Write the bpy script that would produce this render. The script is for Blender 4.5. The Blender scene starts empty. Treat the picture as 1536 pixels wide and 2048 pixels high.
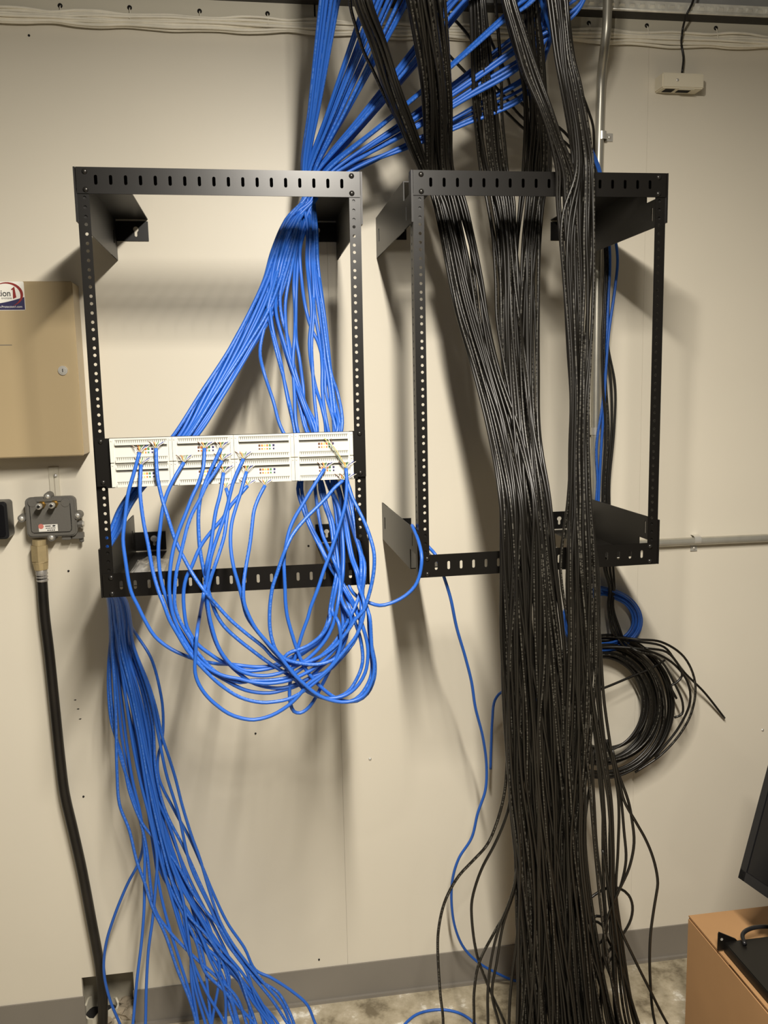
import bpy, bmesh, math, random
import numpy as np
from mathutils import Vector, Matrix

C = bpy.context.scene.collection
SC = bpy.context.scene

# ------------------------------------------------------------------ camera, light, exposure
CAM_R = np.array([[0.9877933, -0.1543906, -0.0206850],
                  [-0.0422068, -0.1374535, -0.9896086],
                  [0.1499430, 0.9784018, -0.1422920]])      # rows: right, down, forward
CAM_C = np.array([0.2754476, -2.0732086, 1.5828840])
CAM_F = 1742.187                                            # focal length in pixels of a 1536 x 2048 picture
cam = bpy.data.cameras.new('camera')
cam.sensor_width = 36.0
cam.sensor_fit = 'AUTO'
cam.lens = CAM_F / 2048.0 * 36.0
cam.clip_start = 0.02
cam_ob = bpy.data.objects.new('camera', cam)
C.objects.link(cam_ob)
M = Matrix.Identity(4)
for i in range(3):
    M[i][0] = CAM_R[0][i]
    M[i][1] = -CAM_R[1][i]
    M[i][2] = -CAM_R[2][i]
    M[i][3] = CAM_C[i]
cam_ob.matrix_world = M
SC.camera = cam_ob

world = bpy.data.worlds.new('room_ambience')
world.use_nodes = True
world.node_tree.nodes['Background'].inputs[0].default_value = (1.0, 0.92, 0.80, 1)
world.node_tree.nodes['Background'].inputs[1].default_value = 0.048
SC.world = world


def area_light(name, loc, sx, sy, power, col):
    l = bpy.data.lights.new(name, 'AREA')
    l.shape = 'RECTANGLE'
    l.size = sx
    l.size_y = sy
    l.energy = power
    l.color = col
    o = bpy.data.objects.new(name, l)
    o.location = loc
    C.objects.link(o)
    return o


# fluorescent strip on the ceiling behind the photographer, running towards the wall
area_light('fluorescent_strip_light', (0.48, -1.82, 2.335), 0.06, 1.0, 97, (1.0, 0.932, 0.825))
# the lit end of the same fixture, facing the wall
e_ = area_light('fluorescent_strip_end', (0.48, -1.315, 2.352), 0.06, 0.05, 6.5, (1.0, 0.932, 0.825))
e_.rotation_euler = (math.radians(90), 0, 0)
# added fill light deeper in the room, lifting the wall evenly
area_light('fluorescent_strip_light', (0.48, -4.6, 2.4), 0.06, 1.0, 12, (1.0, 0.932, 0.825))
SC.view_settings.view_transform = 'Standard'
SC.view_settings.look = 'None'
SC.view_settings.gamma = 1.0
SC.view_settings.use_curve_mapping = False
SC.view_settings.exposure = 0.0


# ------------------------------------------------------------------ points
def at(px, py, Y=0.0):
    d = CAM_R.T @ np.array([(px - 768) / CAM_F, (py - 1024) / CAM_F, 1.0])
    t = (Y - CAM_C[1]) / d[1]
    return CAM_C + t * d


def atz(px, py, Z=0.0):
    d = CAM_R.T @ np.array([(px - 768) / CAM_F, (py - 1024) / CAM_F, 1.0])
    t = (Z - CAM_C[2]) / d[2]
    return CAM_C + t * d


# ------------------------------------------------------------------ materials
def srgb(r, g, b):
    def f(c):
        c /= 255.0
        return c / 12.92 if c <= 0.04045 else ((c + 0.055) / 1.055) ** 2.4
    return (f(r), f(g), f(b), 1.0)


def mat(name, col, rough=0.5, metal=0.0, bump=0.0, bscale=200.0, vary=0.0, vscale=6.0, spec=0.5):
    m = bpy.data.materials.new(name)
    m.use_nodes = True
    nt = m.node_tree
    b = nt.nodes['Principled BSDF']
    b.inputs['Base Color'].default_value = col
    b.inputs['Roughness'].default_value = rough
    b.inputs['Metallic'].default_value = metal
    b.inputs['Specular IOR Level'].default_value = spec
    tc = nt.nodes.new('ShaderNodeTexCoord')
    if vary > 0:
        n = nt.nodes.new('ShaderNodeTexNoise')
        n.inputs['Scale'].default_value = vscale
        n.inputs['Detail'].default_value = 5
        nt.links.new(tc.outputs['Object'], n.inputs['Vector'])
        r = nt.nodes.new('ShaderNodeValToRGB')
        r.color_ramp.elements[0].position = 0.3
        r.color_ramp.elements[1].position = 0.7
        r.color_ramp.elements[0].color = tuple(c * (1 - vary) for c in col[:3]) + (1,)
        r.color_ramp.elements[1].color = tuple(min(1, c * (1 + vary)) for c in col[:3]) + (1,)
        nt.links.new(n.outputs['Fac'], r.inputs['Fac'])
        nt.links.new(r.outputs['Color'], b.inputs['Base Color'])
    if bump > 0:
        n2 = nt.nodes.new('ShaderNodeTexNoise')
        n2.inputs['Scale'].default_value = bscale
        n2.inputs['Detail'].default_value = 3
        nt.links.new(tc.outputs['Object'], n2.inputs['Vector'])
        bp = nt.nodes.new('ShaderNodeBump')
        bp.inputs['Strength'].default_value = bump
        bp.inputs['Distance'].default_value = 0.001
        nt.links.new(n2.outputs['Fac'], bp.inputs['Height'])
        nt.links.new(bp.outputs['Normal'], b.inputs['Normal'])
    return m


def cable_mat(name, col, print_col, rough, amount):
    """Cable jacket with a faint line of printed marks along it (UV: u runs along the cable in metres, v round it)."""
    m = bpy.data.materials.new(name)
    m.use_nodes = True
    nt = m.node_tree
    b = nt.nodes['Principled BSDF']
    b.inputs['Roughness'].default_value = rough
    uv = nt.nodes.new('ShaderNodeUVMap')
    sp = nt.nodes.new('ShaderNodeSeparateXYZ')
    nt.links.new(uv.outputs['UV'], sp.inputs[0])
    cb = nt.nodes.new('ShaderNodeCombineXYZ')
    mu = nt.nodes.new('ShaderNodeMath')
    mu.operation = 'MULTIPLY'
    mu.inputs[1].default_value = 260
    nt.links.new(sp.outputs['X'], mu.inputs[0])
    nt.links.new(mu.outputs[0], cb.inputs[0])
    oi = nt.nodes.new('ShaderNodeObjectInfo')
    m9 = nt.nodes.new('ShaderNodeMath')
    m9.operation = 'MULTIPLY'
    m9.inputs[1].default_value = 57.0
    nt.links.new(oi.outputs['Random'], m9.inputs[0])
    nt.links.new(m9.outputs[0], cb.inputs[1])
    n = nt.nodes.new('ShaderNodeTexNoise')
    n.inputs['Scale'].default_value = 1.0
    n.inputs['Detail'].default_value = 1
    nt.links.new(cb.outputs[0], n.inputs['Vector'])
    gt = nt.nodes.new('ShaderNodeMath')
    gt.operation = 'GREATER_THAN'
    gt.inputs[1].default_value = 0.52
    nt.links.new(n.outputs['Fac'], gt.inputs[0])
    l1 = nt.nodes.new('ShaderNodeMath')
    l1.operation = 'LESS_THAN'
    l1.inputs[1].default_value = 0.13
    nt.links.new(sp.outputs['Y'], l1.inputs[0])
    m1 = nt.nodes.new('ShaderNodeMath')
    m1.operation = 'MULTIPLY'
    nt.links.new(gt.outputs[0], m1.inputs[0])
    nt.links.new(l1.outputs[0], m1.inputs[1])
    m2 = nt.nodes.new('ShaderNodeMath')
    m2.operation = 'MULTIPLY'
    m2.inputs[1].default_value = amount
    nt.links.new(m1.outputs[0], m2.inputs[0])
    mx = nt.nodes.new('ShaderNodeMix')
    mx.data_type = 'RGBA'
    mx.inputs[6].default_value = col
    mx.inputs[7].default_value = print_col
    nt.links.new(m2.outputs[0], mx.inputs[0])
    nt.links.new(mx.outputs[2], b.inputs['Base Color'])
    return m


MAT = {}
MAT['wall'] = mat('painted_wall', (0.70, 0.65, 0.54, 1), 0.42, bump=0.12, bscale=60, vary=0.03, vscale=2.0, spec=0.35)
MAT['trim'] = mat('painted_trim', (0.60, 0.56, 0.45, 1), 0.5)
MAT['baseboard'] = mat('grey_vinyl', (0.215, 0.195, 0.165, 1), 0.5, vary=0.06, vscale=4)
MAT['black'] = mat('black_powder_coat', (0.0055, 0.0047, 0.0038, 1), 0.34, spec=0.36)
MAT['black_plate'] = mat('black_sheet_steel', (0.0055, 0.0047, 0.0038, 1), 0.40, spec=0.38)
MAT['black_plastic'] = mat('black_plastic', (0.012, 0.012, 0.013, 1), 0.35)
MAT['screen'] = mat('dark_screen', (0.006, 0.006, 0.007, 1), 0.22)
MAT['screw_black'] = mat('black_screw', (0.03, 0.028, 0.025, 1), 0.28, metal=0.6)
MAT['zinc'] = mat('zinc_plated_steel', (0.70, 0.68, 0.62, 1), 0.30, metal=0.55)
MAT['galv'] = mat('galvanised_steel', (0.88, 0.86, 0.78, 1), 0.28, metal=0.35, vary=0.15, vscale=40)
MAT['emt'] = mat('steel_conduit', (0.52, 0.50, 0.43, 1), 0.36, metal=0.6, vary=0.08, vscale=30)
MAT['dark_steel'] = mat('dark_steel', (0.035, 0.031, 0.027, 1), 0.55, vary=0.3, vscale=10)
MAT['decking'] = mat('ceiling_insulation', (0.30, 0.30, 0.29, 1), 0.8, bump=0.4, bscale=50, vary=0.12, vscale=12)
MAT['panel_white'] = mat('white_panel_plastic', (0.60, 0.59, 0.53, 1), 0.4)
MAT['panel_grey'] = mat('grey_slot_plastic', (0.20, 0.195, 0.165, 1), 0.5)  # grey that stands in for shade in the comb grooves
MAT['ivory'] = mat('ivory_plastic', (0.74, 0.68, 0.53, 1), 0.42)
MAT['tan'] = mat('tan_enamel', (0.43, 0.335, 0.195, 1), 0.34, bump=0.06, bscale=30, vary=0.03, vscale=3)
MAT['tan_side'] = MAT['tan']
MAT['grey_cast'] = mat('grey_cast_metal', (0.125, 0.118, 0.103, 1), 0.55, bump=0.3, bscale=400)
MAT['brass'] = mat('brass', (0.42, 0.29, 0.10, 1), 0.32, metal=1.0)
MAT['dull_brass'] = mat('dull_brass_fitting', (0.47, 0.37, 0.20, 1), 0.5, metal=0.35, vary=0.1, vscale=60)
MAT['tape'] = mat('silver_tape', (0.40, 0.38, 0.35, 1), 0.4, metal=0.4, bump=0.8, bscale=150, vary=0.25, vscale=90)
MAT['coax'] = mat('black_coax_jacket', (0.010, 0.008, 0.006, 1), 0.42, bump=0.1, bscale=60, vary=0.4, vscale=14)
MAT['paper_white'] = mat('white_label_paper', (0.85, 0.83, 0.76, 1), 0.5)
MAT['ink_navy'] = mat('navy_print', (0.028, 0.024, 0.085, 1), 0.45)
MAT['ink_red'] = mat('dark_red_print', (0.26, 0.022, 0.018, 1), 0.45)
MAT['ink_black'] = mat('black_print', (0.015, 0.015, 0.017, 1), 0.5)
MAT['ink_pink'] = mat('pale_red_print', (0.62, 0.20, 0.16, 1), 0.5)
MAT['hole'] = mat('dark_hole', (0.01, 0.009, 0.008, 1), 0.9)
MAT['cardboard'] = mat('brown_cardboard', (0.40, 0.225, 0.098, 1), 0.75, bump=0.2, bscale=30, vary=0.06, vscale=5)
MAT['white_cable'] = mat('white_painted_cable', (0.84, 0.79, 0.66, 1), 0.5, vary=0.08, vscale=25)
MAT['concrete_rough'] = mat('broken_concrete', (0.30, 0.25, 0.18, 1), 0.9, bump=1.0, bscale=60, vary=0.35, vscale=20)
MAT['recess'] = mat('bare_recess_board', (0.36, 0.33, 0.26, 1), 0.85, bump=0.6, bscale=40, vary=0.3, vscale=14)
MAT['blue'] = cable_mat('blue_cable_jacket', (0.019, 0.112, 0.49, 1), (0.30, 0.50, 0.85, 1), 0.42, 0.16)
MAT['cable_black'] = cable_mat('black_cable_jacket', (0.0085, 0.0074, 0.0056, 1), (0.30, 0.28, 0.23, 1), 0.36, 0.18)
for k, c in dict(orange=(0.62, 0.20, 0.05), green=(0.08, 0.22, 0.07), brown=(0.12, 0.055, 0.03), bluewire=(0.05, 0.07, 0.32), white=(0.8, 0.75, 0.65), yellow=(0.65, 0.55, 0.15)).items():
    MAT['w_' + k] = mat('wire_' + k, c + (1,), 0.45)


def floor_mat():
    m = mat('worn_concrete_floor', (0.4, 0.34, 0.25, 1), 0.55, bump=0.35, bscale=30)
    nt = m.node_tree
    b = nt.nodes['Principled BSDF']
    tc = nt.nodes.new('ShaderNodeTexCoord')
    n = nt.nodes.new('ShaderNodeTexNoise')
    n.inputs['Scale'].default_value = 9
    n.inputs['Detail'].default_value = 9
    n.inputs['Roughness'].default_value = 0.68
    nt.links.new(tc.outputs['Object'], n.inputs['Vector'])
    r = nt.nodes.new('ShaderNodeValToRGB')
    e = r.color_ramp.elements
    e[0].position, e[0].color = 0.38, (0.17, 0.14, 0.09, 1)
    e[1].position, e[1].color = 0.47, (0.36, 0.31, 0.215, 1)
    x = e.new(0.58); x.color = (0.48, 0.42, 0.31, 1)
    x = e.new(0.64); x.color = (0.80, 0.77, 0.68, 1)
    nt.links.new(n.outputs['Fac'], r.inputs['Fac'])
    nt.links.new(r.outputs['Color'], b.inputs['Base Color'])
    return m


MAT['floor'] = floor_mat()


def clear_mat():
    m = bpy.data.materials.new('clear_polybag')
    m.use_nodes = True
    nt = m.node_tree
    b = nt.nodes['Principled BSDF']
    b.inputs['Base Color'].default_value = (0.85, 0.83, 0.78, 1)
    b.inputs['Roughness'].default_value = 0.12
    b.inputs['Alpha'].default_value = 0.42
    return m


MAT['bag'] = clear_mat()


# ------------------------------------------------------------------ mesh helpers
def new_obj(name, verts, faces, m, parent=None, smooth=False, uvs=None):
    me = bpy.data.meshes.new(name)
    me.from_pydata([tuple(v) for v in verts], [], faces)
    if smooth:
        me.polygons.foreach_set('use_smooth', [True] * len(me.polygons))
    if uvs is not None:
        ul = me.uv_layers.new(name='UVMap')
        ul.data.foreach_set('uv', np.asarray(uvs, dtype=np.float32).ravel())
    me.materials.append(MAT[m] if isinstance(m, str) else m)
    me.update()
    o = bpy.data.objects.new(name, me)
    C.objects.link(o)
    if parent is not None:
        o.parent = parent
    return o


class MB:
    """Collects shapes into one mesh."""
    def __init__(self):
        self.v, self.f = [], []

    def add(self, verts, faces):
        k = len(self.v)
        self.v += [tuple(float(c) for c in v) for v in verts]
        self.f += [tuple(i + k for i in f) for f in faces]
        return self

    def box(self, x0, x1, y0, y1, z0, z1, T=None):
        v = [(x0, y0, z0), (x1, y0, z0), (x1, y1, z0), (x0, y1, z0), (x0, y0, z1), (x1, y0, z1), (x1, y1, z1), (x0, y1, z1)]
        if T:
            v = [T(p) for p in v]
        return self.add(v, [(0, 3, 2, 1), (4, 5, 6, 7), (0, 1, 5, 4), (1, 2, 6, 5), (2, 3, 7, 6), (3, 0, 4, 7)])

    def cyl(self, p0, p1, r0, r1=None, n=16, cap=True):
        r1 = r0 if r1 is None else r1
        p0, p1 = Vector(p0), Vector(p1)
        d = (p1 - p0).normalized()
        a = Vector((0, 0, 1)) if abs(d.z) < 0.9 else Vector((1, 0, 0))
        u = d.cross(a).normalized()
        w = d.cross(u)
        vs = []
        for p, r in ((p0, r0), (p1, r1)):
            for i in range(n):
                t = 2 * math.pi * i / n
                vs.append(p + (u * math.cos(t) + w * math.sin(t)) * r)
        fs = [(i, (i + 1) % n, n + (i + 1) % n, n + i) for i in range(n)]
        if cap:
            fs += [tuple(range(n - 1, -1, -1)), tuple(range(n, 2 * n))]
        return self.add(vs, fs)

    def dome(self, c, axis, r, h, n=14, rings=4):
        c, d = Vector(c), Vector(axis).normalized()
        a = Vector((0, 0, 1)) if abs(d.z) < 0.9 else Vector((1, 0, 0))
        u = d.cross(a).normalized()
        w = d.cross(u)
        vs = []
        for k in range(rings):
            ph = k / rings * math.pi / 2
            for i in range(n):
                t = 2 * math.pi * i / n
                vs.append(c + (u * math.cos(t) + w * math.sin(t)) * r * math.cos(ph) + d * h * math.sin(ph))
        vs.append(c + d * h)
        fs = [(k * n + i, k * n + (i + 1) % n, (k + 1) * n + (i + 1) % n, (k + 1) * n + i) for k in range(rings - 1) for i in range(n)]
        fs += [((rings - 1) * n + i, (rings - 1) * n + (i + 1) % n, rings * n) for i in range(n)]
        return self.add(vs, fs)

    def prism(self, outline, y0, y1, T=None):
        """outline: (x, z) loop, extruded along y."""
        n = len(outline)
        vs = [(x, y0, z) for x, z in outline] + [(x, y1, z) for x, z in outline]
        if T:
            vs = [T(p) for p in vs]
        fs = [tuple(range(n)), tuple(range(2 * n - 1, n - 1, -1))] + [(i, n + i, n + (i + 1) % n, (i + 1) % n) for i in range(n)]
        return self.add(vs, fs)

    def holed(self, rect, loop, t0, t1, T):
        """A plate cell (u0,u1,v0,v1) with one star-shaped hole; thickness t0..t1; T(u, v, t) -> point."""
        u0, u1, v0, v1 = rect
        n = len(loop)
        cx = sum(p[0] for p in loop) / n
        cy = sum(p[1] for p in loop) / n
        angs = [(math.atan2(p[1] - cy, p[0] - cx), p) for p in loop]
        corners = [math.atan2(b - cy, a - cx) for a in (u0, u1) for b in (v0, v1)]
        al = sorted(set([round(a, 9) for a, _ in angs] + [round(a, 9) for a in corners]))

        def ray_rect(a):
            dx, dy = math.cos(a), math.sin(a)
            ts = []
            if dx > 1e-12: ts.append((u1 - cx) / dx)
            if dx < -1e-12: ts.append((u0 - cx) / dx)
            if dy > 1e-12: ts.append((v1 - cy) / dy)
            if dy < -1e-12: ts.append((v0 - cy) / dy)
            t = min(ts)
            return (cx + dx * t, cy + dy * t)

        def ray_loop(a):
            dx, dy = math.cos(a), math.sin(a)
            best = None
            for i in range(n):
                p, q = loop[i], loop[(i + 1) % n]
                ex, ey = q[0] - p[0], q[1] - p[1]
                den = dx * ey - dy * ex
                if abs(den) < 1e-15:
                    continue
                t = ((p[0] - cx) * ey - (p[1] - cy) * ex) / den
                s = ((p[0] - cx) * dy - (p[1] - cy) * dx) / den
                if t > 0 and -1e-6 <= s <= 1 + 1e-6:
                    best = t if best is None else max(best, t)
            return (cx + dx * best, cy + dy * best)

        inner = [ray_loop(a) for a in al]
        outer = [ray_rect(a) for a in al]
        m = len(al)
        vs = [T(p[0], p[1], t) for t in (t0, t1) for p in inner + outer]
        fs = []
        for i in range(m):
            j = (i + 1) % m
            fs.append((i, j, m + j, m + i))
            fs.append((2 * m + i, 3 * m + i, 3 * m + j, 2 * m + j))
            fs.append((i, 2 * m + i, 2 * m + j, j))
        return self.add(vs, fs)

    def build(self, name, m, parent=None, smooth=False, bevel=0.0, warp=None, seg=2):
        v = self.v if warp is None else [warp(p) for p in self.v]
        o = new_obj(name, v, self.f, m, parent, smooth)
        if bevel:
            bm = bmesh.new()
            bm.from_mesh(o.data)
            bmesh.ops.remove_doubles(bm, verts=bm.verts, dist=1e-6)
            ed = [e for e in bm.edges if len(e.link_faces) == 2 and e.calc_face_angle(0) > 0.5]
            bmesh.ops.bevel(bm, geom=ed, offset=bevel, segments=seg, affect='EDGES', clamp_overlap=True)
            bm.to_mesh(o.data)
            bm.free()
        return o


def empty(name, loc, label=None, cat=None, group=None, rot=(0, 0, 0)):
    o = bpy.data.objects.new(name, None)
    o.empty_display_size = 0.02
    C.objects.link(o)
    o.location = loc
    o.rotation_euler = rot
    tag(o, label, cat, group)
    return o


def tag(o, label=None, cat=None, group=None, kind=None):
    if label: o['label'] = label
    if cat: o['category'] = cat
    if group: o['group'] = group
    if kind: o['kind'] = kind
    return o


def circle(cx, cy, r, n=12):
    return [(cx + r * math.cos(2 * math.pi * i / n), cy + r * math.sin(2 * math.pi * i / n)) for i in range(n)]


def slot(cx, cy, w, h, n=6):
    """upright round-ended slot"""
    r = w / 2
    s = h / 2 - r
    p = [(cx + r * math.cos(math.pi * i / n), cy + s + r * math.sin(math.pi * i / n)) for i in range(n + 1)]
    p += [(cx - r * math.cos(math.pi * i / n), cy - s - r * math.sin(math.pi * i / n)) for i in range(n + 1)]
    return p


def spline(P, step):
    """Centripetal Catmull-Rom through P, resampled about every STEP metres."""
    P = [np.asarray(p, float) for p in P]
    Q = [P[0]]
    for p in P[1:]:
        if np.linalg.norm(p - Q[-1]) > 1e-5:
            Q.append(p)
    P = np.array(Q)
    if len(P) == 2:
        n = max(2, int(np.linalg.norm(P[1] - P[0]) / step) + 1)
        return np.array([P[0] + (P[1] - P[0]) * t for t in np.linspace(0, 1, n)])
    E = np.vstack([2 * P[0] - P[1], P, 2 * P[-1] - P[-2]])
    out = []
    for i in range(1, len(E) - 2):
        p0, p1, p2, p3 = E[i - 1], E[i], E[i + 1], E[i + 2]
        t0 = 0.0
        t1 = t0 + max(1e-6, np.linalg.norm(p1 - p0)) ** 0.5
        t2 = t1 + max(1e-6, np.linalg.norm(p2 - p1)) ** 0.5
        t3 = t2 + max(1e-6, np.linalg.norm(p3 - p2)) ** 0.5
        n = max(2, int(np.linalg.norm(p2 - p1) / step) + 1)
        t = np.linspace(t1, t2, n, endpoint=False)[:, None]
        A1 = (t1 - t) / (t1 - t0) * p0 + (t - t0) / (t1 - t0) * p1
        A2 = (t2 - t) / (t2 - t1) * p1 + (t - t1) / (t2 - t1) * p2
        A3 = (t3 - t) / (t3 - t2) * p2 + (t - t2) / (t3 - t2) * p3
        B1 = (t2 - t) / (t2 - t0) * A1 + (t - t0) / (t2 - t0) * A2
        B2 = (t3 - t) / (t3 - t1) * A2 + (t - t1) / (t3 - t1) * A3
        out.append((t2 - t) / (t2 - t1) * B1 + (t - t1) / (t2 - t1) * B2)
    out.append(E[-2][None, :])
    return np.vstack(out)


def tube(name, P, r, m, parent=None, step=0.014, n=8, roll=0.0, rfun=None):
    S = spline(P, step)
    k = len(S)
    Tn = np.gradient(S, axis=0)
    Tn /= np.linalg.norm(Tn, axis=1)[:, None] + 1e-12
    a = np.array([0.0, -1.0, 0.0])
    if abs(Tn[0] @ a) > 0.9:
        a = np.array([1.0, 0, 0])
    U = np.zeros_like(S)
    u = a - (a @ Tn[0]) * Tn[0]
    u /= np.linalg.norm(u)
    for i in range(k):
        u = u - (u @ Tn[i]) * Tn[i]
        u /= np.linalg.norm(u) + 1e-12
        U[i] = u
    W = np.cross(Tn, U)
    L = np.concatenate([[0], np.cumsum(np.linalg.norm(np.diff(S, axis=0), axis=1))])
    ang = np.arange(n) * 2 * math.pi / n + roll
    rr = np.full(k, r) if rfun is None else np.array([rfun(l / L[-1]) for l in L])
    V = S[:, None, :] + rr[:, None, None] * (U[:, None, :] * np.cos(ang)[None, :, None] + W[:, None, :] * np.sin(ang)[None, :, None])
    V = V.reshape(-1, 3)
    faces, uvs = [], []
    for i in range(k - 1):
        for j in range(n):
            j2 = (j + 1) % n
            faces.append((i * n + j, i * n + j2, (i + 1) * n + j2, (i + 1) * n + j))
            uvs += [(L[i], j / n), (L[i], (j + 1) / n), (L[i + 1], (j + 1) / n), (L[i + 1], j / n)]
    faces.append(tuple(range(n - 1, -1, -1)))
    uvs += [(0, .5)] * n
    faces.append(tuple((k - 1) * n + j for j in range(n)))
    uvs += [(0, .5)] * n
    return new_obj(name, V, faces, m, parent, True, uvs)


def path(pts):
    """(px, py) or (px, py, Y) points; a missing distance from the wall is interpolated between the known ones."""
    xy = [np.array(p[:2], float) for p in pts]
    L = [0.0]
    for a, b in zip(xy, xy[1:]):
        L.append(L[-1] + np.linalg.norm(b - a))
    ks = [(l, p[2]) for l, p in zip(L, pts) if len(p) > 2]
    ys = np.interp(L, [k[0] for k in ks], [k[1] for k in ks])
    return [at(p[0], p[1], y) for p, y in zip(xy, ys)]


# ------------------------------------------------------------------ the setting
# wall: painted sheets with narrow seams, a rough cut-out at the floor
HX0, HX1, HZ = -0.191, -0.067, 0.146
SEAM = 0.00018
WX0, WX1, WZ = -0.95, 2.3, 2.402
wb = MB()
seams = [0.473, 1.2515]
xs = [WX0, HX0, HX1] + seams + [WX1]
wb.box(WX0, HX0, 0, .012, 0, WZ)
wb.box(HX0, HX1, 0, .012, HZ, WZ)
wb.box(HX1, seams[0] - SEAM, 0, .012, 0, WZ)
wb.box(seams[0] + SEAM, seams[1] - SEAM, 0, .012, 0, WZ)
wb.box(seams[1] + SEAM, WX1, 0, .012, 0, WZ)
tag(wb.build('wall_back', 'wall'), 'off-white painted back wall of sheet panels', kind='structure')
tag(MB().box(WX0, WX1, .0125, .03, HZ + .02, 2.62).build('wall_inner', 'dark_steel'), 'dark backing behind the wall panels', kind='structure')
rb = MB()
rb.box(HX0 - .06, HX1 + .06, .085, .10, -.02, HZ + .05)
rb.box(HX0 - .06, HX0 - .02, .012, .085, -.02, HZ + .05)
rb.box(HX1 + .02, HX1 + .06, .012, .085, -.02, HZ + .05)
tag(rb.build('wall_recess', 'recess'), 'bare recess behind the cut-out at the foot of the wall', kind='structure')

fb = MB()
fb.box(WX0, WX1, -5.6, .1, -.05, 0)
tag(fb.build('floor', 'floor'), 'worn stained concrete floor', kind='structure')
tag(MB().box(WX0, WX1, -5.6, .1, 2.64, 2.70).build('ceiling', 'decking'), 'grey ceiling', kind='structure')

bb = MB()
for a, b in ((WX0, HX0 + .004), (HX1 - .002, WX1)):
    bb.prism([(a, 0), (b, 0), (b, .096), (a, .096)], -.004, 0)
    bb.prism([(a, 0), (b, 0), (b, .008), (a, .008)], -.012, -.004)
tag(bb.build('baseboard_back', 'baseboard'), 'grey vinyl baseboard', kind='structure')
# painted strip and steel above the wall sheets
tb = MB()
tb.box(WX0, .4585, -.006, 0, 2.383, 2.4238)
tb.box(.4625, WX1, -.006, 0, 2.383, 2.4238)
tag(tb.build('trim_1', 'trim'), 'painted flat strip along the top of the wall', kind='structure')
bm_ = MB()
bm_.box(WX0, WX1, -.0440, .03, 2.4240, 2.4290)
tag(bm_.build('trim_2', 'dark_steel'), 'dark steel ledge above the painted strip', kind='structure')
ub = MB()
ub.box(WX0, WX1, -.012, .03, 2.4292, 2.64)
tag(ub.build('wall_upper', 'decking'), 'grey faced insulation above the steel channel', kind='structure')

# ------------------------------------------------------------------ galvanised strip with slots over the channel
GX0, GX1 = .93, 1.75
go = Vector((1.3, -.05, 2.4226))
g = empty('galvanised_rail', go, 'shiny galvanised rail with a row of bumps along the top at the right', 'rail')
gw = lambda p: tuple(Vector(p) - go)
mb = MB()
mb.box(GX0, GX1, -.0475, -.0442, 2.4245, 2.4475)
mb.box(GX0, GX1, -.0442, -.0125, 2.4460, 2.4475)
for k in range(34):
    x_ = GX0 + .012 + k * .0243
    mb.add([(x_ - .0080, -.0475, 2.4325), (x_ + .0080, -.0475, 2.4325), (x_ + .0080, -.0475, 2.4420), (x_ - .0080, -.0475, 2.4420),
            (x_ - .0050, -.0520, 2.4375), (x_ + .0050, -.0520, 2.4375), (x_ + .0050, -.0510, 2.4405), (x_ - .0050, -.0510, 2.4405)],
           [(0, 1, 5, 4), (1, 2, 6, 5), (2, 3, 7, 6), (3, 0, 4, 7), (4, 5, 6, 7)])
mb.build('embossed_face', 'galv', g, warp=gw)
mb = MB()
mb.cyl((GX0, -.0480, 2.4270), (GX1, -.0480, 2.4270), .0038, n=16)
mb.build('rounded_lip', 'galv', g, True, warp=gw)

# ------------------------------------------------------------------ racks
RW, RD, HB, HBT, U15 = .4941, .4592, .0443, .0437, .66675
RH = U15 + HB + HBT
HP = .0903


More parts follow.
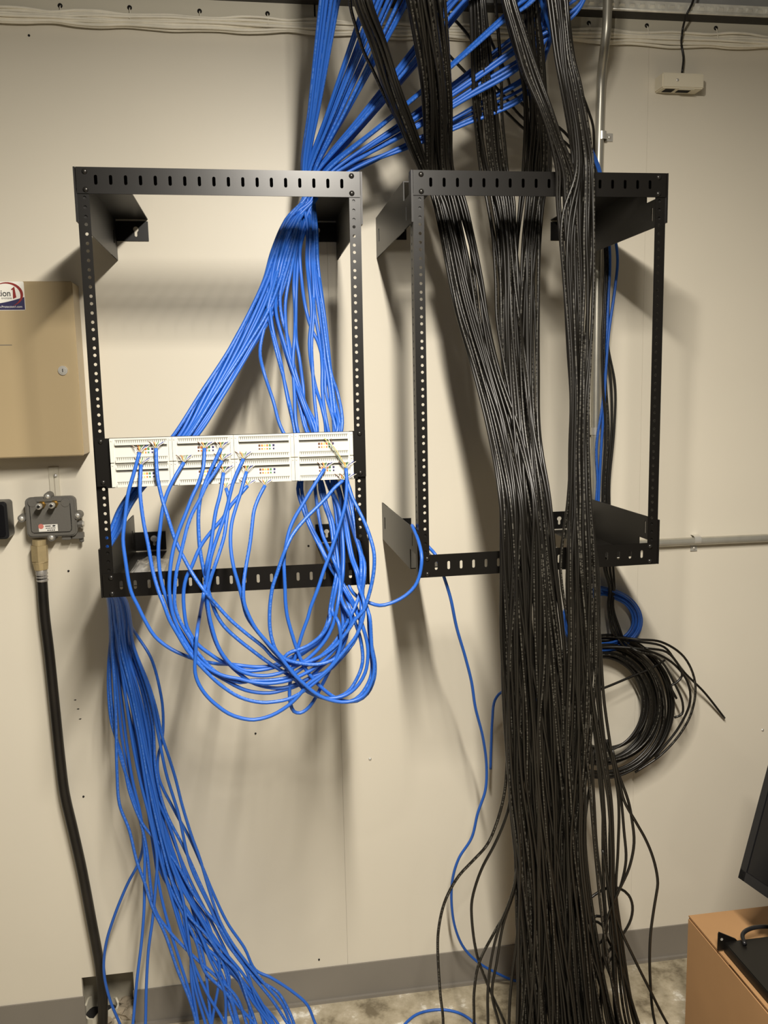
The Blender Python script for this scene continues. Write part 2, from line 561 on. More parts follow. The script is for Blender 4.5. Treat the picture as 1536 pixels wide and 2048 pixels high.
def make_rack(name, label, off, roll, tilt, yaw, dR, roff):
    """Open wall frame: local x across, y from the front (0) to the wall (RD), z down from the top (0 .. -RH).
    The front frame hangs a little out of true, as in the room: the small offsets fade out towards the wall."""
    root = empty(name, (off[0] + RW / 2, 0, 1.965 + off[1] - RH / 2), label, 'rack')
    org = root.location.copy()

    def warp(p):
        x, y, z = p
        t = min(1, max(0, y / RD))
        fx = off[0] + x - roll * z
        fz = off[1] + z + roll * x
        fy = -RD - dR - tilt * z - yaw * x
        bx = roff[0] + x
        bz = roff[1] + z
        # front point keeps its own depth y; blend
        X = fx * (1 - t) + bx * t
        Z = fz * (1 - t) + bz * t
        Y = (fy + y) * (1 - t) + (-RD + y) * t
        return (X - org.x, Y - org.y, Z + 1.965 - org.z)

    # uprights with the square-spaced screw holes
    holes = []
    for k in range(15):
        for o_ in (6.35, 22.225, 38.1):
            holes.append(-HBT - (k * 44.45 + o_) / 1000)
    edges = [-HBT + .004] + [(holes[i] + holes[i + 1]) / 2 for i in range(44)] + [-HBT - U15 - .004]
    for side in (0, 1):
        mb = MB()
        if side == 0:
            u0, u1, hc = .002, .0225, .0148
        else:
            u0, u1, hc = RW - .0225, RW - .002, RW - .0148
        for i, hz in enumerate(holes):
            mb.holed((u0, u1, edges[i + 1], edges[i]), circle(hc, hz, .0029, 12), .002, .004, lambda u, v, t: (u, t, v))
        xa = u0 if side == 0 else u1 - .002
        # outer return with its own row of holes
        for i, hz in enumerate(holes):
            mb.holed((.002, .032, edges[i + 1], edges[i]), circle(.02, hz, .0026, 10), xa, xa + .002, lambda u, v, t: (t, u, v))
        mb.build('upright', 'black', root, warp=warp)
    # cross bars with slots
    for nm, z0, z1, top in (('cross_bar', -HBT, 0, True), ('cross_bar', -RH, -RH + HB, False)):
        mb = MB()
        pitch = .0249
        x_s = RW / 2 - pitch * 8.5
        zc = (z0 + z1) / 2 + (.001 if top else 0)
        mb.box(.003, x_s - pitch / 2, 0, .002, z0, z1)
        mb.box(x_s + pitch * 17.5, RW - .003, 0, .002, z0, z1)
        for k in range(18):
            c_ = x_s + pitch * k
            mb.holed((c_ - pitch / 2, c_ + pitch / 2, z0, z1), slot(c_, zc, .0056, .0165), 0, .002, lambda u, v, t: (u, t, v))
        if top:
            mb.box(.003, RW - .003, .002, .045, z1 - .002, z1)
            mb.box(.003, RW - .003, .043, .045, z1 - .034, z1 - .002)
        else:
            mb.box(.003, RW - .003, .002, .030, z0, z0 + .002)
        bar = mb.build(nm, 'black', root, warp=warp)
        for x in (.0178, RW - .0178):
            for z in (z1 - .0075, z0 + .0065):
                sb = MB()
                sb.dome((x, 0, z), (0, -1, 0), .0049, .0032)
                sb.build('screw', 'screw_black', bar, True, warp=warp)
    # four wall brackets
    NY = .088
    for side in (0, 1):
        for up in (True, False):
            zt, zb = (0, -HP) if up else (-RH + HP, -RH)
            sx = 1 if side == 0 else -1
            x0 = 0 if side == 0 else RW
            mb = MB()
            # side plate: front part (under or over the notch), then cells with slots
            zn0, zn1 = (zb, zt - .037) if up else (zb + .042, zt)
            Tm = lambda u, v, t: (x0 + sx * t, u, v)
            mb.box(min(x0, x0 + sx * .002), max(x0, x0 + sx * .002), .0, .026, zb, zt)
            zm = (zt + zb) / 2
            mb.holed((.026, NY, zn0, zn1), slot(.06, (zn0 + zn1) / 2, .005, .028), 0, .002, Tm)
            mb.holed((NY, RD - .09, zb, zt), slot(NY + .05, zm, .005, .028), 0, .002, Tm) if False else mb.box(min(x0, x0 + sx * .002), max(x0, x0 + sx * .002), NY, RD - .09, zb, zt)
            mb.holed((RD - .09, RD - .001, zb, zt), [(RD - .050, zm - .014), (RD - .038, zm - .014), (RD - .038, zm + .014), (RD - .050, zm + .014)], 0, .002, Tm)
            # horizontal lip
            zl = (zt - .002, zt) if up else (zb, zb + .002)
            a, b = sorted((x0 + sx * .002, x0 + sx * .0714))
            mb.box(a, b, NY, RD - .001, zl[0], zl[1])
            # outer front flange that shows beside the bar
            a, b = sorted((x0 - sx * .0012, x0 + sx * .002))
            mb.box(a, b, -.0005, .020, zb, zt)
            a, b = sorted((x0 + sx * .002, x0 + sx * .0215))
            mb.box(a, b, .0045, .0062, zb, zt)
            br = mb.build('wall_bracket', 'black_plate', root, warp=warp)
            # flange on the wall with its keyhole
            fz = (-.0485, -.006) if up else (-RH + .006, -RH + .0485)
            fl = MB()
            kx = x0 + sx * .0445
            kz = (fz[0] + fz[1]) / 2 + .004
            key = []
            for i in range(15):
                t = math.radians(-60 + 300 * i / 14)
                key.append((kx + .0062 * math.cos(t), kz + .0062 * math.sin(t)))
            key += [(kx - .0031, kz - .014), (kx, kz - .0165), (kx + .0031, kz - .014)]
            a, b = sorted((x0 + sx * .002, x0 + sx * .0714))
            fl.holed((a, b, fz[0], fz[1]), key, RD - .003, RD - .001, lambda u, v, t: (u, t, v))
            f_ = fl.build('wall_flange', 'black_plate', br, warp=warp)
            if not up or side == 0:
                sb = MB()
                zz = kz + (.001 if not up else -.006)
                sb.cyl((kx, RD - .0032, zz), (kx, RD - .0045, zz), .0078, n=18)
                sb.cyl((kx, RD - .0045, zz), (kx, RD - .009, zz), .0052, .0048, n=6)
                if not up and side == 0:
                    sb.build('wall_bolt', 'zinc', br, warp=warp)
    return root, warp


rackL, warpL = make_rack('wall_rack', 'black open wall rack with the white patch panel and blue cable loops', (0, 0), -.0032, .0101, .0070, 0, (.0023, -.0004))
rackR, warpR = make_rack('wall_rack', 'black open wall rack with thick black cable strands hanging through it', (.5861, .0044), .0042, .0098, -.0031, -.0019, (.5881, .0052))

# ------------------------------------------------------------------ patch panel
PX0, PX1, PZ1, PZ0, PY = .0315, .4655, 1.5020, 1.4145, -.463
proot = empty('patch_panel', ((PX0 + PX1) / 2, PY, PZ0), 'white punch-down patch panel of eight blocks fixed across the left rack', 'patch panel')
po = proot.location.copy()
pw = lambda p: (p[0] - po.x, p[1] - po.y, p[2] - po.z)
mb = MB()
ear = [(.004, 1.4165), (.004, 1.5035), (.020, 1.5035), (.020, 1.5020), (.034, 1.5020), (.034, 1.4130), (.020, 1.4130), (.020, 1.4165)]
mb.prism([(x, z) for x, z in ear], PY + .001, PY + .003)
mb.prism([(.494 - x, z + .001) for x, z in reversed(ear)], PY + .001, PY + .003)
mb.box(.03, .466, PY + .0005, PY + .003, PZ0 - .001, PZ1 + .0005)
mb.build('mounting_plate', 'black', proot, warp=pw)
mw, mh = (PX1 - PX0) / 4, (PZ1 - PZ0) / 2
for r in range(2):
    for c_ in range(4):
        x0, x1 = PX0 + c_ * mw + .0003, PX0 + (c_ + 1) * mw - .0003
        z1 = PZ1 - r * mh - .0002
        z0 = z1 - mh + .0004
        mb = MB()
        mb.box(x0, x1, PY - .009, PY, z0, z1)                       # body
        ra, rb_ = x0 + .009, x1 - .009
        mb.box(ra, rb_, PY - .0135, PY - .009, z1 - .0120, z1 - .0085)    # upper comb bar
        mb.box(ra, rb_, PY - .0135, PY - .009, z0 + .0005, z0 + .0045)    # lower comb bar
        mb.box(x0, x0 + .006, PY - .0115, PY - .009, z0 + .001, z1 - .001)
        mb.box(x1 - .006, x1, PY - .0115, PY - .009, z0 + .001, z1 - .001)
        nt = 25
        for k in range(nt):
            xx = ra + .0014 + (rb_ - ra - .0028) * k / (nt - 1)
            for zz in (z1 - .0085, z0 + .0045):
                hgt = .0046
                mb.add([(xx - .0014, PY - .0135, zz), (xx + .0014, PY - .0135, zz), (xx + .0014, PY - .009, zz), (xx - .0014, PY - .009, zz),
                        (xx - .0005, PY - .0130, zz + hgt), (xx + .0005, PY - .0130, zz + hgt), (xx + .0005, PY - .010, zz + hgt), (xx - .0005, PY - .010, zz + hgt)],
                       [(4, 5, 6, 7), (0, 1, 5, 4), (1, 2, 6, 5), (2, 3, 7, 6), (3, 0, 4, 7)])
        blk = mb.build('termination_block', 'panel_white', proot, warp=pw)
        # flat grey strips along the combs, painting in the shade of the grooves
        gb = MB()
        gb.box(ra, rb_, PY - .0093, PY - .009, z1 - .0165, z1 - .0125)
        gb.box(ra, rb_, PY - .0093, PY - .009, z1 - .0085, z1 - .0028)
        gb.box(ra, rb_, PY - .0093, PY - .009, z0 + .0045, z0 + .0100)
        gb.build('wire_groove', 'panel_grey', blk, warp=pw)
        # colour code strip
        xc = x0 + (.043 if c_ != 0 else .045)
        zc = z1 - .0205
        cols = ['w_brown', 'w_orange', 'w_yellow', 'w_green', 'white_gap', 'ink_navy']
        lb = MB()
        lb.box(xc - .002, xc + .030, PY - .0094, PY - .009, zc - .0075, zc + .003)
        lab = lb.build('colour_code_label', 'paper_white', blk, warp=pw)
        for i, cn in enumerate(('w_brown', 'w_orange', 'w_yellow', 'w_orange', 'w_green', 'ink_navy')):
            sb = MB()
            xx = xc + .0005 + i * .0047 + (.002 if i == 5 else 0)
            sb.box(xx, xx + .0038, PY - .0097, PY - .0094, zc - .0016, zc + .0026)
            sb.box(xx + .0003, xx + .0034, PY - .0097, PY - .0094, zc - .0070, zc - .0040)
            sb.build('colour_patch', cn, blk, warp=pw)
        for xx in (x0 + .003, x1 - .003):
            sb = MB()
            sb.dome((xx, PY - .0115, z1 - .0045), (0, -1, 0), .0016, .0008, n=10, rings=2)
            sb.build('fixing_screw', 'zinc', blk, warp=pw)
for (x, z) in ((.0148, 1.4965), (.4795, 1.4978), (.0148, 1.4235), (.4795, 1.4245)):
    sb = MB()
    sb.dome((x, PY + .001, z), (0, -1, 0), .0045, .003)
    sb.build('mounting_screw', 'screw_black', proot, True, warp=pw)

# ------------------------------------------------------------------ metal cabinet on the left wall
CX1, CX0, CZ0, CZ1, CD = -.0838, -.52, 1.4468, 1.8203, .08
cab = empty('alarm_cabinet', ((CX0 + CX1) / 2, 0, CZ0), 'tan steel alarm cabinet with a round lock and a logo sticker', 'cabinet')
co = cab.location.copy()
cw = lambda p: (p[0] - co.x, p[1] - co.y, p[2] - co.z)
MB().box(CX0, CX1 - .0005, -CD + .006, -.0005, CZ0 + .001, CZ1 - .001).build('cabinet_body', 'tan', cab, warp=cw, bevel=.002)
d_ = MB()
d_.box(CX0 - .001, CX1, -CD, -CD + .0055, CZ0, CZ1)
door = d_.build('cabinet_door', 'tan', cab, warp=cw, bevel=.0018)
p = at(126, 741, -CD)
lk = MB()
lk.cyl((p[0], -CD, p[2]), (p[0], -CD - .003, p[2]), .0102, .0098, 24)
lk.cyl((p[0], -CD - .003, p[2]), (p[0], -CD - .0042, p[2]), .0072, .0066, 20)
lock = lk.build('lock', 'zinc', door, warp=cw)
MB().box(p[0] - .0008, p[0] + .0008, -CD - .0046, -CD - .0042, p[2] - .0035, p[2] + .0035).build('keyhole', 'hole', door, warp=cw)
q = at(24, 690, -CD)
MB().box(CX0 + .02, q[0], -CD - .0004, -CD, q[2] - .0007, q[2] + .0007).build('door_crease', 'grey_cast', door, warp=cw)

SX1, SZ1 = -.1822, 1.8198
SZ0 = 1.7600
SX0 = SX1 - .118
st = empty('logo_sticker', (SX1 - .059, -CD, SZ0), 'white and navy company sticker on the top corner of the tan cabinet', 'sticker')
so = st.location.copy()
sw = lambda p: (p[0] - so.x, p[1] - so.y, p[2] - so.z)


def rounded(x0, x1, z0, z1, r, n=5):
    o_ = []
    for cx, cz, a0 in ((x1 - r, z1 - r, 0), (x0 + r, z1 - r, 90), (x0 + r, z0 + r, 180), (x1 - r, z0 + r, 270)):
        for i in range(n + 1):
            a = math.radians(a0 + 90 * i / n)
            o_.append((cx + r * math.cos(a), cz + r * math.sin(a)))
    return o_


MB().prism(rounded(SX0, SX1, SZ0, SZ1, .003), -CD - .0005, -CD - .0001).build('sticker_face', 'paper_white', st, warp=sw)
# navy foot with a curved upper edge
crv = [(SX0 + .001, SZ0 + .001), (SX1 - .0008, SZ0 + .001), (SX1 - .0008, SZ0 + .0275)]
for i in range(1, 14):
    t = i / 14
    crv.append((SX1 - .0008 - t * .116, SZ0 + .0275 - .0142 * math.sin(min(1, t * 1.6) * math.pi / 2)))
crv.append((SX0 + .001, SZ0 + .0133))
MB().prism(crv, -CD - .0008, -CD - .0005).build('navy_band', 'ink_navy', st, warp=sw)
# red swoosh: a crescent round the figure
sh = []
cxs, czs = SX1 - .034, SZ1 - .0265
for i in range(25):
    a = math.radians(150 - 225 * i / 24)
    sh.append((cxs + .0315 * math.cos(a), czs + .0250 * math.sin(a)))
for i in range(25):
    a = math.radians(-75 + 225 * i / 24)
    k = math.sin(math.pi * i / 24) ** .8
    sh.append((cxs - .0015 * k + (.0315 - .0048 * k) * math.cos(a), czs + (.0250 - .0036 * k) * math.sin(a)))
swo = MB()
for i in range(24):
    a_, b_, c2, d2 = sh[i], sh[i + 1], sh[48 - i], sh[49 - i]
    swo.add([(x, -CD - .0010, z) for x, z in (a_, b_, c2, d2)], [(0, 1, 2, 3)])
swo.build('red_swoosh', 'ink_red', st, warp=sw)


def text(name, body, size, loc, m, parent, align='RIGHT', shear=0.0, bold=0.0, sx=1.0, rot=(math.pi / 2, 0, 0), off=None):
    cu = bpy.data.curves.new(name, 'FONT')
    cu.body = body
    cu.size = size
    cu.align_x = align
    cu.shear = shear
    cu.offset = bold
    cu.extrude = .0001
    o = bpy.data.objects.new(name, cu)
    C.objects.link(o)
    dg = bpy.context.evaluated_depsgraph_get()
    dg.update()
    me = bpy.data.meshes.new_from_object(o.evaluated_get(dg))
    bpy.data.objects.remove(o)
    me.materials.clear()
    me.materials.append(MAT[m])
    o = bpy.data.objects.new(name, me)
    C.objects.link(o)
    o.parent = parent
    o.location = loc
    o.rotation_euler = rot
    o.scale = (sx, 1, 1)
    return o


text('company_name', 'Protection', .0185, sw((SX1 - .0275, -CD - .0009, SZ1 - .0305)), 'ink_black', st, bold=.00012, sx=.88)
text('small_line', 'SYSTEMS', .0042, sw((SX1 - .026, -CD - .0009, SZ1 - .0365)), 'ink_black', st, sx=1.3)
text('web_address', 'www.Protection1.com', .0062, sw((SX1 - .006, -CD - .0010, SZ0 + .0055)), 'paper_white', st, sx=1.0)
one = MB()
ox, oz = SX1 - .0205, SZ1 - .0345
one.prism([(ox - .003, oz - .0015), (ox + .0038, oz + .0015), (ox + .0012, oz + .024), (ox - .0055, oz + .0185), (ox - .0055, oz + .0165), (ox - .0025, oz + .0175)], -CD - .0013, -CD - .0010)
one.build('red_figure_one', 'ink_red', st, warp=sw)

# ------------------------------------------------------------------ dark device at the far left edge
b0, b1 = at(13, 1003, -.05), at(13, 1078, -.05)
dv = empty('black_wall_unit', (b0[0] - .06, 0, b1[2]), 'black rounded wall unit at the left edge below the tan cabinet', 'wall unit')
do = dv.location.copy()
dw = lambda p: (p[0] - do.x, p[1] - do.y, p[2] - do.z)
MB().prism(rounded(b0[0] - .12, b0[0], b1[2], b0[2], .008), -.052, -.001).build('unit_case', 'black_plastic', dv, warp=dw, bevel=.002)
MB().prism(rounded(b0[0] - .115, b0[0] - .006, b1[2] + .006, b0[2] - .006, .006), -.055, -.0521).build('unit_cover', 'screen', dv, warp=dw)

# ------------------------------------------------------------------ grey tap box with coax
JY = -.045
tl, br_ = at(48, 996, JY), at(155, 1075, JY)
jx0, jx1, jz0, jz1 = tl[0], br_[0], br_[2] + .004, tl[2]
jb = empty('coax_tap', ((jx0 + jx1) / 2, 0, jz0), 'grey cast metal coax tap box with two silver-tipped connectors', 'junction box')
jo = jb.location.copy()
jw = lambda p: (p[0] - jo.x, p[1] - jo.y, p[2] - jo.z)
MB().prism(rounded(jx0 + .003, jx1 - .003, jz0 + .002, jz1 - .002, .012), -.030, -.008).build('box_body', 'grey_cast', jb, warp=jw, bevel=.002)
lid = MB().prism(rounded(jx0, jx1, jz0, jz1, .012), JY, -.031).build('box_lid', 'grey_cast', jb, warp=jw, bevel=.003)
inset = MB().prism(rounded(jx0 + .010, jx1 - .010, jz0 + .010, jz1 - .010, .008), JY - .003, JY).build('raised_face', 'grey_cast', lid, warp=jw, bevel=.002)
for (px, py) in ((95, 993), (43, 1037), (155, 1031), (103, 1075)):
    c_ = at(px, py, JY)
    mb = MB()
    mb.cyl((c_[0], JY - .001, c_[2]), (c_[0], -.02, c_[2]), .0085, .0095, 18)
    lg = mb.build('screw_lug', 'grey_cast', jb, warp=jw)
    s_ = MB()
    s_.dome((c_[0], JY - .001, c_[2]), (0, -1, 0), .0055, .003)
    s_.build('lug_screw', 'zinc', lg, True, warp=jw)
for (px, py) in ((65, 1005), (131, 1005)):
    c_ = at(px, py, JY)
    mb = MB()
    mb.cyl((c_[0], JY - .0028, c_[2]), (c_[0], JY - .0042, c_[2]), .0098, .0092, 24)
    mb.build('blank_port', 'grey_cast', lid, warp=jw)
for (px, py) in ((85, 1009), (110, 1007)):
    c_ = at(px, py, JY)
    mb = MB()
    mb.cyl((c_[0], JY, c_[2]), (c_[0], JY - .007, c_[2]), .0085, n=6)
    mb.cyl((c_[0], JY - .007, c_[2]), (c_[0], JY - .026, c_[2]), .0058, n=18)
    f_ = mb.build('f_connector', 'brass', jb, warp=jw)
    mb = MB()
    mb.cyl((c_[0], JY - .026, c_[2]), (c_[0], JY - .040, c_[2]), .0066, n=18)
    mb.build('connector_tip', 'zinc', f_, True, warp=jw)
    mb = MB()
    mb.cyl((c_[0], JY - .0401, c_[2]), (c_[0], JY - .0405, c_[2]), .0035, n=14)
    mb.build('connector_bore', 'hole', f_, warp=jw)
# side and bottom ports
c_ = at(160, 1048, -.03)
mb = MB()
mb.cyl((jx1 - .006, -.028, c_[2]), (jx1 + .010, -.028, c_[2]), .0085, n=6)
pt = mb.build('side_port', 'grey_cast', jb, warp=jw)
MB().cyl((jx1 + .010, -.028, c_[2]), (jx1 + .014, -.028, c_[2]), .006, n=14).build('port_screw', 'zinc', pt, warp=jw)
mb = MB()
mb.box(jx0 + .072, jx0 + .092, -.036, -.012, jz0 - .010, jz0 + .004)
mb.box(jx0 + .094, jx0 + .118, -.034, -.012, jz0 - .009, jz0 + .004)
mb.cyl((jx0 + .113, -.024, jz0 - .008), (jx0 + .113, -.024, jz0 - .018), .0055, n=6)
mb.build('bottom_ports', 'grey_cast', jb, warp=jw, bevel=.0012)
# sticker on the lid
a_, b_ = at(77, 1049, JY - .0034), at(116, 1061, JY - .0034)
lb = MB().box(a_[0], b_[0], JY - .0036, JY - .0031, b_[2] - .001, a_[2] - .001).build('white_label', 'paper_white', lid, warp=jw)
MB().cyl((a_[0] + .005, JY - .0036, (a_[2] + b_[2]) / 2 + .003), (a_[0] + .005, JY - .0038, (a_[2] + b_[2]) / 2 + .003), .0058, n=20).build('round_mark', 'ink_pink', lid, warp=jw)
mb = MB()
mb.box(a_[0] + .014, a_[0] + .026, JY - .0039, JY - .0036, a_[2] - .0055, a_[2] - .0035)
mb.prism([(a_[0] + .028, a_[2] - .0045), (a_[0] + .033, a_[2] - .0022), (a_[0] + .037, a_[2] - .0042), (a_[0] + .033, a_[2] - .0066)], JY - .0039, JY - .0036)
for k in range(6):
    mb.box(a_[0] + .015 + k * .0036, a_[0] + .0175 + k * .0036, JY - .0039, JY - .0036, a_[2] - .0102, a_[2] - .0082)
for k in range(4):
    mb.box(a_[0] + .018 + k * .0044, a_[0] + .0212 + k * .0044, JY - .0039, JY - .0036, a_[2] - .0150, a_[2] - .0128)
mb.build('printed_marks', 'ink_black', lid, warp=jw)
# hanger strap behind
a_, b_ = at(97, 934, 0), at(121, 992, 0)
mb = MB()
zt_, zb_ = a_[2], b_[2] - .02
mb.box(a_[0], a_[0] + .010, -.004, -.0005, zb_, zt_)
mb.box(b_[0] - .010, b_[0], -.004, -.0005, zb_, zt_)
mb.box(a_[0], b_[0], -.0035, -.0005, zt_ - .025, zt_)
strap = mb.build('mounting_strap', 'trim', jb, warp=jw, bevel=.0008)
MB().dome((a_[0] + .0145, -.004, zt_ - .020), (0, -1, 0), .005, .0035).build('strap_screw', 'zinc', strap, True, warp=jw)
# brass gland and coax
gpts = [at(78, 1079, -.03), at(78, 1093, -.03), at(80, 1135, -.03), at(82, 1140, -.03)]
mb = MB()
mb.cyl(gpts[0], at(78.5, 1090, -.03), .0150, .0150, 18)
mb.cyl(at(78.5, 1090, -.03), at(80.5, 1122, -.03), .0190, .0185, 6)
mb.cyl(at(80.5, 1122, -.03), at(81, 1125, -.03), .0172, n=18)
mb.cyl(at(81, 1125, -.03), at(82.5, 1139, -.03), .0172, .0150, 12)
mb.build('brass_gland', 'dull_brass', jb, warp=jw, bevel=.0008)

cx = empty('coax_cable', (0, 0, 0), 'thick black coax cable running from the grey tap box down into the floor', 'cable')
cp = [(82.5, 1136, -.03), (84, 1160), (89, 1230), (98, 1304), (109, 1410), (121, 1524), (129, 1586), (146, 1660), (163, 1736), (182, 1836), (200, 1936), (205, 1985, -.03), (206, 2036, -.02), (205, 2075, -.02)]
tube('cable_jacket', path(cp), .0118, 'coax', cx, step=.02, n=14)
tp = path([(82.5, 1138, -.03), (85, 1163, -.03)])
tube('tape_wrap', [tp[0], tp[0] * .5 + tp[1] * .5, tp[1]], .0130, 'tape', cx, step=.004, n=14, rfun=lambda t: .0125 + .0012 * math.sin(t * 23) + .0006 * math.sin(t * 57))

# broken hole in the floor where the coax goes down
hp = atz(203, 2028, .0)
bh = empty('broken_pipe_rim', (hp[0], hp[1], 0), 'broken pale pipe rim and rubble where the coax enters the floor', 'pipe')
rnd = random.Random(4)
mb = MB()
nseg = 20
hs = [.014 + .022 * rnd.random() for _ in range(nseg)]
for i in range(nseg):
    j = (i + 1) % nseg
    a0, a1 = 2 * math.pi * i / nseg, 2 * math.pi * j / nseg
    vs = []
    for a, h in ((a0, hs[i]), (a1, hs[j])):
        for r, hh in ((.040, 0), (.045, 0), (.045, h), (.040, h)):
            vs.append((r * math.cos(a), r * math.sin(a), hh + .0005))
    mb.add(vs, [(0, 3, 7, 4), (1, 5, 6, 2), (2, 6, 7, 3)])
mb.build('pipe_rim', 'trim', bh)
MB().cyl((0, 0, .0004), (0, 0, .0012), .040, n=20).build('pipe_mouth', 'hole', bh)
rub = MB()


def rock(mb, c, s, rnd):
    bm = bmesh.new()
    bmesh.ops.create_icosphere(bm, subdivisions=2, radius=1)
    for v in bm.verts:
        v.co *= 1 + rnd.uniform(-.28, .28)
    vs = [(c[0] + v.co.x * s * 1.2, c[1] + v.co.y * s, max(.0005, c[2] + v.co.z * s * .7)) for v in bm.verts]
    bm.verts.index_update()
    mb.add(vs, [tuple(v.index for v in f.verts) for f in bm.faces])
    bm.free()


for i in range(26):
    a = rnd.uniform(0, 2 * math.pi)
    d = rnd.uniform(.05, .085)
    rock(rub, (d * math.cos(a) * 1.15, d * math.sin(a) * .62 + .01, .008), rnd.uniform(.007, .018), rnd)
rub.build('concrete_rubble', 'concrete_rough', bh)['kind'] = 'stuff'

# ------------------------------------------------------------------ white phone box at the upper right
TY = -.043
a_, b_ = at(1326, 144, TY), at(1408, 177, TY)
tx0, tx1, tz1, tz0 = a_[0], b_[0], a_[2], b_[2] - .0005
tb_ = empty('phone_jack_box', ((tx0 + tx1) / 2, 0, tz0), 'small ivory phone jack box on the wall at the upper right', 'jack box')
to = tb_.location.copy()
tw = lambda p: (p[0] - to.x, p[1] - to.y, p[2] - to.z)
mb = MB()
mb.box(tx0, tx1, TY, -.001, tz0, tz1)
mb.build('jack_cover', 'ivory', tb_, warp=tw, bevel=.0025)
c_ = at(1355, 160, TY)
MB().dome((c_[0], TY, c_[2]), (0, -1, 0), .0038, .002).build('cover_screw', 'zinc', tb_, True, warp=tw)
mb = MB()
mb.box(tx0 + .012, tx0 + .036, -.034, -.012, tz0 - .0006, tz0 + .0006)
mb.build('jack_socket', 'hole', tb_, warp=tw)
mb = MB()
mb.box(tx0 + .046, tx0 + .078, -.034, -.012, tz0 - .0006, tz0 + .0006)
mb.box(tx0 + .064, tx0 + .078, -.038, -.034, tz0 - .0006, tz0 + .0006)
mb.build('jack_socket', 'hole', tb_, warp=tw)
mb = MB()
mb.box(tx0 + .043, tx0 + .081, -.0405, -.0355, tz0 - .0022, tz0 - .0006)
mb.build('socket_ridge', 'ivory', tb_, warp=tw)
pc = path([(1364, 146, -.016), (1367, 115, -.012), (1363, 90, -.013), (1363.5, 75, -.034), (1366, 55, -.034), (1373, 30, -.056), (1384, 8, -.062), (1392, -20, -.058)])
tag(tube('phone_cable', pc, .0027, 'cable_black', step=.01), 'thin black cable dropping from the ceiling into the ivory phone box', 'cable')

# ------------------------------------------------------------------ white painted cables along the top of the wall
rnd = random.Random(11)
X = np.linspace(-.55, 1.75, 47)
for i in range(11):
    ph = [rnd.uniform(0, 6.28) for _ in range(4)]
    fr = [rnd.uniform(3, 6), rnd.uniform(8, 13), rnd.uniform(17, 24)]
    base = 2.3620 + .0031 * i
    P = []
    for x in X:
        pinch = .62 + .38 * abs(math.sin(math.pi * (x + .1) / .165))
        zz = 2.3765 + (base - 2.3765) * pinch + .0016 * math.sin(fr[0] * x + ph[0]) + .0014 * math.sin(fr[1] * x + ph[1]) + .0007 * math.sin(fr[2] * x + ph[2]) + .006 * (x - .6) / 1.1
        yy = -.0085 - .0045 * math.sin(math.pi * (i + .5) / 11) - .0016 * math.sin(fr[1] * x + ph[3])
        if i % 3 == 1:
            yy -= .004
        P.append((x, yy, zz))
    o = tube('painted_cable', P, .0034, 'white_cable', step=.02)
    tag(o, 'thin cable painted over in wall colour, strung with others along the top of the wall', 'cable', 'painted cables along the top of the wall')
for k, (px, py) in enumerate(((120, 11), (259, 15), (399, 22), (535, 27), (1178, 46), (1294, 51), (1432, 56))):
    c_ = at(px, py, -.007)
    s_ = empty('strip_screw', (c_[0], -.006, c_[2]), ['black screw in the painted strip, far left of the row', 'black screw in the painted strip, second from the left', 'black screw in the painted strip, above the middle of the left rack',
               'black screw in the painted strip, nearest the blue cables', 'black screw in the painted strip, just left of the vertical conduit', 'black screw in the painted strip, between the conduit and the phone cable', 'black screw in the painted strip, right of the phone cable'][k], 'screw', 'screws in the strip above the painted cables')
    MB().dome((0, 0, 0), (0, -1, 0), .0052, .004).build('screw_head', 'screw_black', s_, True)
    tube('tie_wire', [(0, -.003, -.002), (.001, -.006, -.012), (0, -.012, -.026)], .0013, 'white_cable', s_, step=.004, n=6)

# ------------------------------------------------------------------ conduit
cn = empty('steel_conduit', (1.13, 0, 1.2), 'steel conduit bending from the ceiling down the wall behind the right rack', 'conduit')
co_ = cn.location.copy()
cv = path([(1219, -110, -.075), (1217, -60, -.075), (1215, 10, -.072), (1213, 60, -.068), (1208, 105, -.052), (1203, 150, -.026), (1201, 200, -.015), (1198.5, 280, -.0135), (1197, 340, -.0135), (1194.5, 520, -.0135), (1192.5, 700, -.0135), (1191, 860, -.0135), (1190.5, 960, -.0135)])
x_v = cv[-1][0]
zc_ = at(1430, 1080, -.0135)[2]
cv += [np.array([x_v, -.0135, zc_ + .06])]
cv = [v - np.array(co_) for v in cv]
tube('vertical_tube', cv, .0106, 'emt', cn, step=.012, n=16)
mb = MB()
mb.box(x_v - .026, x_v + .034, -.038, -.004, zc_ - .030, zc_ + .06)
mb.box(x_v + .034, x_v + .075, -.030, -.004, zc_ - .030, zc_ + .016)
ob = mb.build('elbow_box', 'galv', cn, warp=lambda p: tuple(np.array(p) - np.array(co_)))
hc = [np.array([x_v + .03, -.0135, zc_]), np.array([1.45, -.0135, zc_ - .0008]), np.array([2.25, -.0135, zc_ - .006])]
tube('horizontal_tube', [v - np.array(co_) for v in hc], .0106, 'emt', cn, step=.05, n=16)


